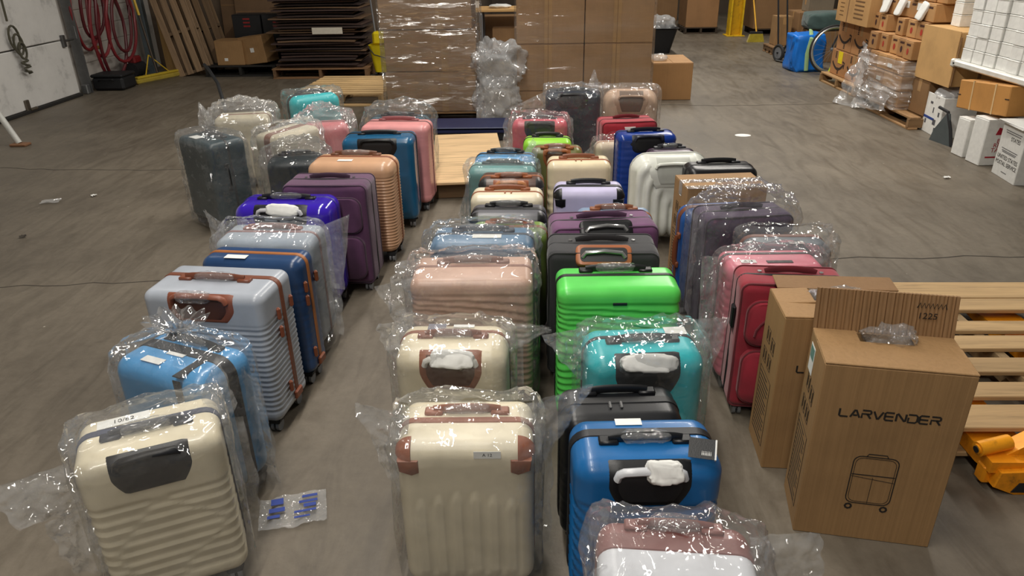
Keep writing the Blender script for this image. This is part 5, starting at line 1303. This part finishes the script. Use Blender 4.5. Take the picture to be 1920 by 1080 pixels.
# wrapped load with small cartons heaped above it
pallet('wooden pallet under the film-wrapped load', (4.0, 7.72, 0), (0, 0, math.radians(90)), 1.3, [(-.34 + .136 * k, .1) for k in range(6)], .8, (170, 132, 90), 'pallets on the floor', hgt=.12)
SMALL = [cardboard((196, 150, 98), .2), cardboard((184, 138, 88), .2), cardboard((172, 128, 82), .2)]
rnd = random.Random(11)
REDP = plastic((176, 62, 48), .6); DKP = plastic((70, 44, 44), .6)
def oval(parent, x, y, z, mat):
    m = MB(); m.prism([(y + .022 * math.cos(a), z + .030 * math.sin(a)) for a in np.linspace(0, 2 * math.pi, 14, endpoint=False)], x, x - .0012, 'yz'); return m.build('oval_print', mat, parent)
for r_ in range(3):
    for k in range(4):
        yy = 8.22 - .205 * k
        c_ = box('cardboard_box', f'brown carton inside the wrapped load, layer {("bottom", "middle", "top")[r_]}, {ORD[k]} from the far end', (3.96, yy, .122 + .155 * r_), (.60, .20, .15), SMALL[(k + r_) % 3], rnd.uniform(-.02, .02), group='cartons in the wrapped load', tape=False)
        (MB().box((-.302, 0, .06), (.002, .10, .04)).build('label', WHITE, c_)) if (k * 5 + r_ * 3) % 4 == 0 else None
z = .59
row = 0
for (z0, x_, n_, y0_, hh) in ((.588, 3.90, 6, 8.58, .175), (.768, 3.98, 6, 8.60, .165), (.938, 4.02, 6, 8.56, .165), (1.108, 4.04, 6, 8.5, .17)):
    for k in range(n_):
        if (row, k) in ((0, 0), (1, 2)): continue
        w_ = .16 + .035 * ((k * 7 + row * 3) % 3) / 2
        yy = y0_ - .205 * k
        c_ = box('cardboard_box', f'small brown carton in the {("lowest", "second", "third", "highest")[row]} layer above the wrapped load, {ORD[k]} from the far end', (x_ + rnd.uniform(-.02, .03), yy, z0), (.40, w_, hh), SMALL[(k * 5 + row) % 3], rnd.uniform(-.06, .06), group=f'heaped small cartons, {("lowest", "second", "third", "highest")[row]} layer', tape=False)
        oval(c_, -.2012, 0.0, hh * .42, (REDP, DKP, REDP)[(k + row) % 3]) if row < 2 else None
        if row >= 2 and k % 2 == 0:
            m = MB(); m.box((-.202, 0, hh * .72), (.002, w_ * .8, hh * .4)); m.build('white_label', WHITE, c_)
        vbars(c_, -.201, .0, hh * .78, w_ * .5, .02, DKP, 'small_print')
    row += 1
for i, (y_, x_, z_, lb_) in enumerate(((8.42, 3.715, .945, 'white mailer packet leaning on the small cartons, far one'), (8.14, 3.735, .942, 'white rolled packet leaning on the small cartons, middle one'), (7.66, 3.735, .942, 'white mailer packet leaning on the small cartons, near one'))):
    V, F = blob((0, 0, 0), (.035, .13, .17), .008, i + 2, 28, 18, 14, 7.0); o = mesh_obj('mailer_packet', V, F, WHITE, None, True); o.location = (x_ + .065, y_, z_ + .085); o.rotation_euler = (math.radians(-8 + 9 * i), math.radians(18), 0); tag(o, lb_, 'packet', 'white mailer packets')
wrap_film('milky film wrapped around the pallet load of small cartons', 3.62, 4.30, 7.46, 8.36, .125, .585, 5, film('load_film', .17, .10, 1.5, 10.0, lo=.2, hi=.42, base=.09), .10)
# loose tail of film hanging from the load
def drape(label, P0, n=26, amp=.05, seed=0, mat=None):
    (a, b, c, d) = (np.array(q, float) for q in P0); s, t = np.meshgrid(np.linspace(0, 1, n), np.linspace(0, 1, n), indexing='ij')
    P = ((1 - s) * (1 - t))[..., None] * a + ((1 - s) * t)[..., None] * b + (s * t)[..., None] * c + (s * (1 - t))[..., None] * d
    nn = np.cross(b - a, d - a); nn /= np.linalg.norm(nn); P = P + nn * ((ridged(P * 6 + seed, 3) - .4) * amp)[..., None]; P[..., 2] = np.maximum(P[..., 2], .004)
    i, j = np.meshgrid(np.arange(n - 1), np.arange(n - 1), indexing='ij'); k = (i * n + j).ravel()
    return tag(mesh_obj('plastic_film', P.reshape(-1, 3), np.stack([k, k + n, k + n + 1, k + 1], 1), mat or MILK2, None, True), label, 'plastic film')
drape('torn tail of film hanging off the wrapped load down to the floor', ((3.62, 8.45, .66), (3.60, 8.25, .58), (3.50, 8.02, .01), (3.36, 8.42, .01)), seed=3, amp=.12)
drape('loose skirt of film along the foot of the wrapped load', ((3.60, 8.2, .34), (3.60, 7.5, .30), (3.54, 7.5, .10), (3.46, 8.1, .02)), seed=8, amp=.10)

# large plain carton standing open on its side
lc = empty('cardboard_box', (3.98, 7.08, .458), 0, 'large plain tan carton jutting out above the white postal box', 'box')
TAN = cardboard((206, 164, 108), .08); 
m = MB(); m.box((0, 0, .235), (.50, .64, .47), .006); m.build('body', TAN, lc)
m = MB(); m.box((-.256, 0, .235), (.008, .65, .48), .002); m.build('side_flap', TAN, lc)
m = MB(); m.box((-.02, -.343, .24), (.03, .004, .46)); m.build('flap_seam', KRAFT_D, lc)
m = MB(); m.box((-.247, -.33, .22), (.012, .02, .42), .003); fl2 = m.build('open_flap', KRAFT_D, lc)
box('cardboard_box', 'brown carton under the large tan carton', (3.98, 7.27, .122), (.5, .34, .33), KRAFT_D)

# white rack with stacked white boxes
RW = plastic((226, 226, 220), .35)
rk = empty('storage_rack', (4.13, 5.59, 0), 0, 'white storage rack shelf holding the stacked white boxes', 'rack')
m = MB(); m.box((-.40, .0, .675), (.06, 2.3, .05), .01); m.build('front_beam', RW, rk)
m = MB(); m.box((.05, .0, .69), (.84, 2.26, .02), .004); m.build('shelf', RW, rk)
m = MB(); m.box((-.40, 1.16, .675), (.075, .05, .07), .012); m.build('beam_end', RW, rk)
m = MB(); m.box((-.432, 1.14, .675), (.004, .03, .012)); m.build('bolt_slot', BLACK, rk)
for yy in (1.12, -1.12):
    for xx in (.44,): m = MB(); m.box((xx, yy, .9), (.05, .05, 1.8), .006); m.build('upright', RW, rk)
    m = MB(); m.box((.02, yy, .655), (.84, .04, .03), .004); m.build('arm', RW, rk)
WB = paper((238, 238, 234), .7)
me_b = None
def whitebox(c, lab, grp):
    global me_b
    if me_b is None:
        m = MB(); m.box((0, 0, .048), (.30, .150, .096), .004); o = m.build('white_box', WB); me_b = o.data
        m = MB(); m.box((0, 0, .0975), (.304, .154, .009), .003); l_ = m.build('lid', WB, o); whitebox.lid = l_.data
    else:
        o = link(bpy.data.objects.new('white_box', me_b)); link(bpy.data.objects.new('lid', whitebox.lid), o)
    o.location = c; return tag(o, lab, 'box', grp)
rnd = random.Random(3)
for r_ in range(7):
    for k in range(9 if r_ < 5 else 8):
        yy = 6.64 - .1645 * k
        if k >= 7 and r_ > 3 + (k == 7): continue
        whitebox((3.90 + rnd.uniform(-.007, .007) + (.02 if k in (3, 6) else 0), yy + rnd.uniform(-.002, .002), .7005 + .1055 * r_), f'plain white box, {ORD[k]} from the far end in the {("bottom", "second", "third", "fourth", "fifth", "sixth", "seventh")[r_]} layer on the rack', f'white boxes on the rack, layer {r_ + 1}')
box('cardboard_box', 'tall white carton deep in the rack behind the white boxes', (4.30, 5.6, .7015), (.36, .6, .62), WB, tape=False)
for k in range(6):
    o = whitebox((4.22, 7.36, .43 + .108 * k + .49), f'plain white box, {ORD[k]} from the bottom of the column on the tan carton', 'white boxes on the tan carton')
    o.location = (4.05, 7.22, .930 + .1055 * k)
# strapped tan carton resting on the white cartons
st = empty('cardboard_box', (3.84, 6.08, .385), 0, 'tan carton with two pale straps lying on the small white cartons', 'box'); st.rotation_euler = (math.radians(-5), 0, math.radians(2))
m = MB(); m.box((0, 0, .115), (.40, .66, .23), .006); m.build('body', cardboard((198, 142, 76), .1), st)
STRAP = plastic((222, 190, 140), .4)
for yy in (.14, -.15): m = MB(); m.box((-.2015, yy, .115), (.002, .016, .234)); m.box((0, yy, .2315), (.404, .016, .002)); m.build('strap', STRAP, st)
m = MB(); m.box((-.2012, .315, .11), (.002, .05, .008)); m.box((-.2012, -.31, .13), (.002, .05, .008)); m.build('flap_slot', DARKP, st)
m = MB(); m.box((.02, 0, .2305), (.36, .004, .002)); m.build('top_seam', DARKP, st)
# white printed postal box with plastic in it
pbx = empty('postal_box', (3.88, 6.92, 0), math.radians(-4), 'white printed postal box with blue stripe, stuffed with crumpled plastic', 'box')
walls(pbx, .30, .36, .36, WB)
BLUEP = plastic((34, 70, 150), .5)
m = MB(); m.box((-.1508, .06, .14), (.001, .22, .022)); m.build('blue_stripe', BLUEP, pbx)
m = MB()
for (yy, zz, a_, b_) in ((.12, .10, .03, .04), (.0, .22, .02, .05), (-.06, .12, .06, .05), (-.12, .20, .03, .04), (-.10, .06, .04, .03), (.06, .28, .05, .02)): m.box((-.1508, yy, zz), (.001, a_, b_))
m.build('dark_print', plastic((90, 90, 96), .6), pbx)
heap('crumpled pinkish white plastic stuffed into the postal box', (3.88, 6.92, .22), (.27, .32, .20), 6, .07, film('pink_film', .45, .12, 1.1, 14.0, (1.0, .95, .94, 1)))
m = MB(); 
# grey dustpan
dp = empty('dustpan', (3.66, 6.58, 0), math.radians(10), 'grey dustpan standing between the postal box and the white cartons', 'dustpan')
vs = [(-.10, .12, .01), (.10, .12, .01), (.09, -.10, .02), (-.09, -.10, .02), (-.10, .12, .02), (.10, .12, .10), (.09, -.10, .26), (-.09, -.10, .26)]
m = MB(); m.prism([(-.15, .0), (.13, .0), (.10, .10), (-.02, .27), (-.05, .27)], -.008, .008, 'yz'); m.build('pan', plastic((84, 92, 94), .5), dp)
m = MB(); m.tube([(-.0, -.15, .01), (0, -.10, .14), (0, -.02, .28), (0, .10, .30)], .014, 8); m.build('handle', BLACKM, dp, True)
# two narrow white cartons and the postal tote
for i, (yc, d_, h_, x_, lb) in enumerate(((6.17, .16, .315, 3.72, 'shorter narrow white carton under the strapped carton'), (5.93, .18, .372, 3.72, 'taller narrow white carton with red print under the strapped carton'))):
    c_ = box('narrow_carton', lb, (x_, yc, 0), (.26, d_, h_), WB, math.radians(3), tape=False)
    T = Matrix(((1, 0, 0, .0), (0, 0, -1, -d_ / 2 - .001), (0, 1, 0, 0), (0, 0, 0, 1)))
    if i == 1:
        RP = plastic((176, 34, 52), .6)
        for (s_, z_) in (('BL', .20), ('RED', .165), ('TAPE', .125)): text(s_, .05, RP, c_, Matrix.Translation((0, 0, z_)) @ T, 'red_print')
        m = MB(); m.prism([(-.05, .25), (.0, .25), (.0, .30), (-.03, .31)], -d_ / 2 - .001, -d_ / 2, 'xz'); m.box((0, -d_ / 2 - .0005, .07), (.18, .001, .012)); m.build('red_mark', RP, c_)
    else:
        [MB().box((.0, -d_ / 2 - .0006, .06 + .05 * k_), (.09, .001, .022)).build('dark_print', plastic((60, 54, 100), .6), c_) for k_ in range(3)]
tt = empty('postal_tote', (3.76, 5.47, 0), math.radians(-6), 'white corrugated postal tote with black lettering in the right row', 'tote')
walls(tt, .34, .36, .40, paper((222, 222, 218), .5))
for (s_, sz_, y_, z_) in (('UNITED STATES', .043, 0, .15), ('POSTAL SERVICE', .043, 0, .105), ('STATES', .042, -.05, .30)): text(s_, sz_, INK, tt, face_left(-.1708, y_, z_), 'black_lettering')
m = MB()
for (z_, L_) in ((.045, .08), (.35, .24), (.335, .22), (.215, .24), (.2, .22), (.19, .2)): m.box((-.1706, 0, z_), (.001, L_, .006))
m.build('fine_print', plastic((110, 110, 112), .6), tt)
m = MB(); m.ribbon([(-.05, -.1805, .13), (.08, -.1805, .13), (.08, -.1805, .07), (-.05, -.1805, .07)], .01, (0, -1, 0), closed=True); m.build('frame_print', INK, tt, recalc=False)
for k in range(3):
    m = MB(); m.box((-.02 + .0 * k, .02, .405 + .006 * k), (.36, .36, .005), .002); o = m.build('lid_sheet' if k else 'lid', paper((228, 228, 224), .5), tt, rot=(0, 0, .03 * k))

# bicycle, blue bag and bits beyond
bk = empty('bicycle', (4.02, 10.30, 0), math.radians(4), 'bicycle with bare front wheel and lime green frame parked by the cartons', 'bicycle')
TIRE = plastic((40, 40, 40), .7); LIME = plastic((196, 216, 40), .35)
def circ(cx, r, y=0, n=40, zc=None): return [(cx + r * math.cos(a), y, (zc or r) + r * math.sin(a)) for a in np.linspace(0, 2 * math.pi, n, endpoint=False)]
for cx in (0.0, .98):
    m = MB(); m.tube(circ(cx, .305, 0, 40, .325), .015, 8, closed=True); wh = m.build('wheel', TIRE, bk, True)
    m = MB(); m.tube(circ(cx, .282, 0, 40, .325), .019, 6, closed=True); m.build('rim', metal((200, 200, 200), .3), wh, True)
    m = MB(); m.cyl((cx, -.03, .325), (cx, .03, .325), .02, 10)
    for k in range(20): a = 2 * math.pi * k / 20; m.tube([(cx, .015 * (-1) ** k, .325), (cx + .28 * math.cos(a), 0, .325 + .28 * math.sin(a))], .0015, 4)
    m.build('spokes', GREYW, wh)
m = MB(); m.tube([(0, -.05, .325), (.16, -.04, .72), (.20, 0, .85)], .014, 8); m.tube([(0, .05, .325), (.16, .04, .72)], .014, 8); m.build('fork', BLACKM, bk, True)
m = MB()
for a_, b_ in (((.18, .78), (.70, .72)), ((.17, .70), (.56, .28)), ((.56, .28), (.72, .82)), ((.56, .28), (.98, .325)), ((.70, .72), (.98, .325))): m.cyl((a_[0], 0, a_[1]), (b_[0], 0, b_[1]), .018, 8)
m.build('frame', LIME, bk, True)
m = MB(); m.tube([(.16, -.28, .93), (.20, -.1, .92), (.20, .1, .92), (.16, .28, .93)], .012, 8); m.cyl((.2, 0, .84), (.2, 0, .92), .014, 8); m.build('handlebar', BLACKM, bk, True)
m = MB(); m.prism([(-.14, .0), (.12, .03), (.12, -.03)], .86, .90, 'xy'); m.v = [(a + .74, b, c) for a, b, c in m.v]; m.build('saddle', BLACK, bk)
m = MB(); m.tube([(-.06, -.12, .02), (.0, -.12, .2), (.10, -.12, .42), (.22, -.12, .5)], .022, 8); m.build('lime_mudguard', LIME, bk, True)
V, F = blob((0, 0, 0), (.42, .46, .48), .09, 3, 48, 32, 5.0, 9.0); o = mesh_obj('tote_bag', V, F, plastic((24, 116, 214), .35), None, True); o.location = (3.80, 10.72, .245); tag(o, 'bright blue crinkled tote bag behind the bicycle wheel', 'bag')
m = MB(); m.tube([(-.03, -.245, -.22), (-.05, -.25, .0), (-.02, -.25, .20), (.0, -.12, .30), (.05, .0, .28)], .012, 6, ry=.03); m.build('strap', plastic((170, 206, 150), .5), o, True)
V, F = blob((0, 0, 0), (.80, .5, .26), .05, 6, 40, 28, 5.0, 5.0); o = mesh_obj('tarpaulin', V, F, fabric((62, 84, 80)), None, True); o.location = (4.45, 11.6, .57); tag(o, 'folded grey green tarpaulin bundle behind the bicycle', 'tarpaulin')
box('cardboard_box', 'brown carton carrying the grey green tarpaulin', (4.45, 11.6, 0), (.7, .5, .44), KRAFT_D)
box('cardboard_box', 'narrow pale brown carton at the end of the right row', (4.0, 12.5, .122), (.24, .3, .44), KRAFT)
pallet('short wooden pallet at the far end of the right row', (4.05, 12.45, 0), (0, 0, 0), .5, [(-.2 + .13 * k, .1) for k in range(4)], .5, (140, 108, 74), 'pallets on the floor', hgt=.12)
box('cardboard_box', 'dull brown carton stacked behind the tarpaulin', (4.6, 12.6, 0), (.8, .6, .62), KRAFT_D)
box('cardboard_box', 'small grey box resting on the dull carton behind the tarpaulin', (4.55, 12.55, .622), (.4, .3, .22), cardboard((130, 118, 100), .2))
ht = empty('hand_truck', (3.78, 11.55, 0), math.radians(20), 'folded hand truck with two black wheels beside the blue bag', 'hand truck')
for sx in (-.09, .09):
    m = MB(); m.tube([(sx, .105 * math.cos(a), .125 + .105 * math.sin(a)) for a in np.linspace(0, 2 * math.pi, 24, endpoint=False)], .022, 8, closed=True); wh = m.build('wheel', TIRE, ht, True)
    m = MB(); m.cyl((sx - .01, 0, .125), (sx + .01, 0, .125), .085, 18); m.build('hub', GREYW, wh, True)
m = MB(); m.cyl((-.12, 0, .125), (.12, 0, .125), .012, 8); m.tube([(-.08, .02, .12), (-.08, .10, .5), (-.08, .2, .95), (.08, .2, .95), (.08, .10, .5), (.08, .02, .12)], .013, 8); m.build('frame', BLACKM, ht, True)
m = MB(); m.box((0, -.1, .02), (.26, .2, .012), .002); m.build('toe_plate', GALV, ht)
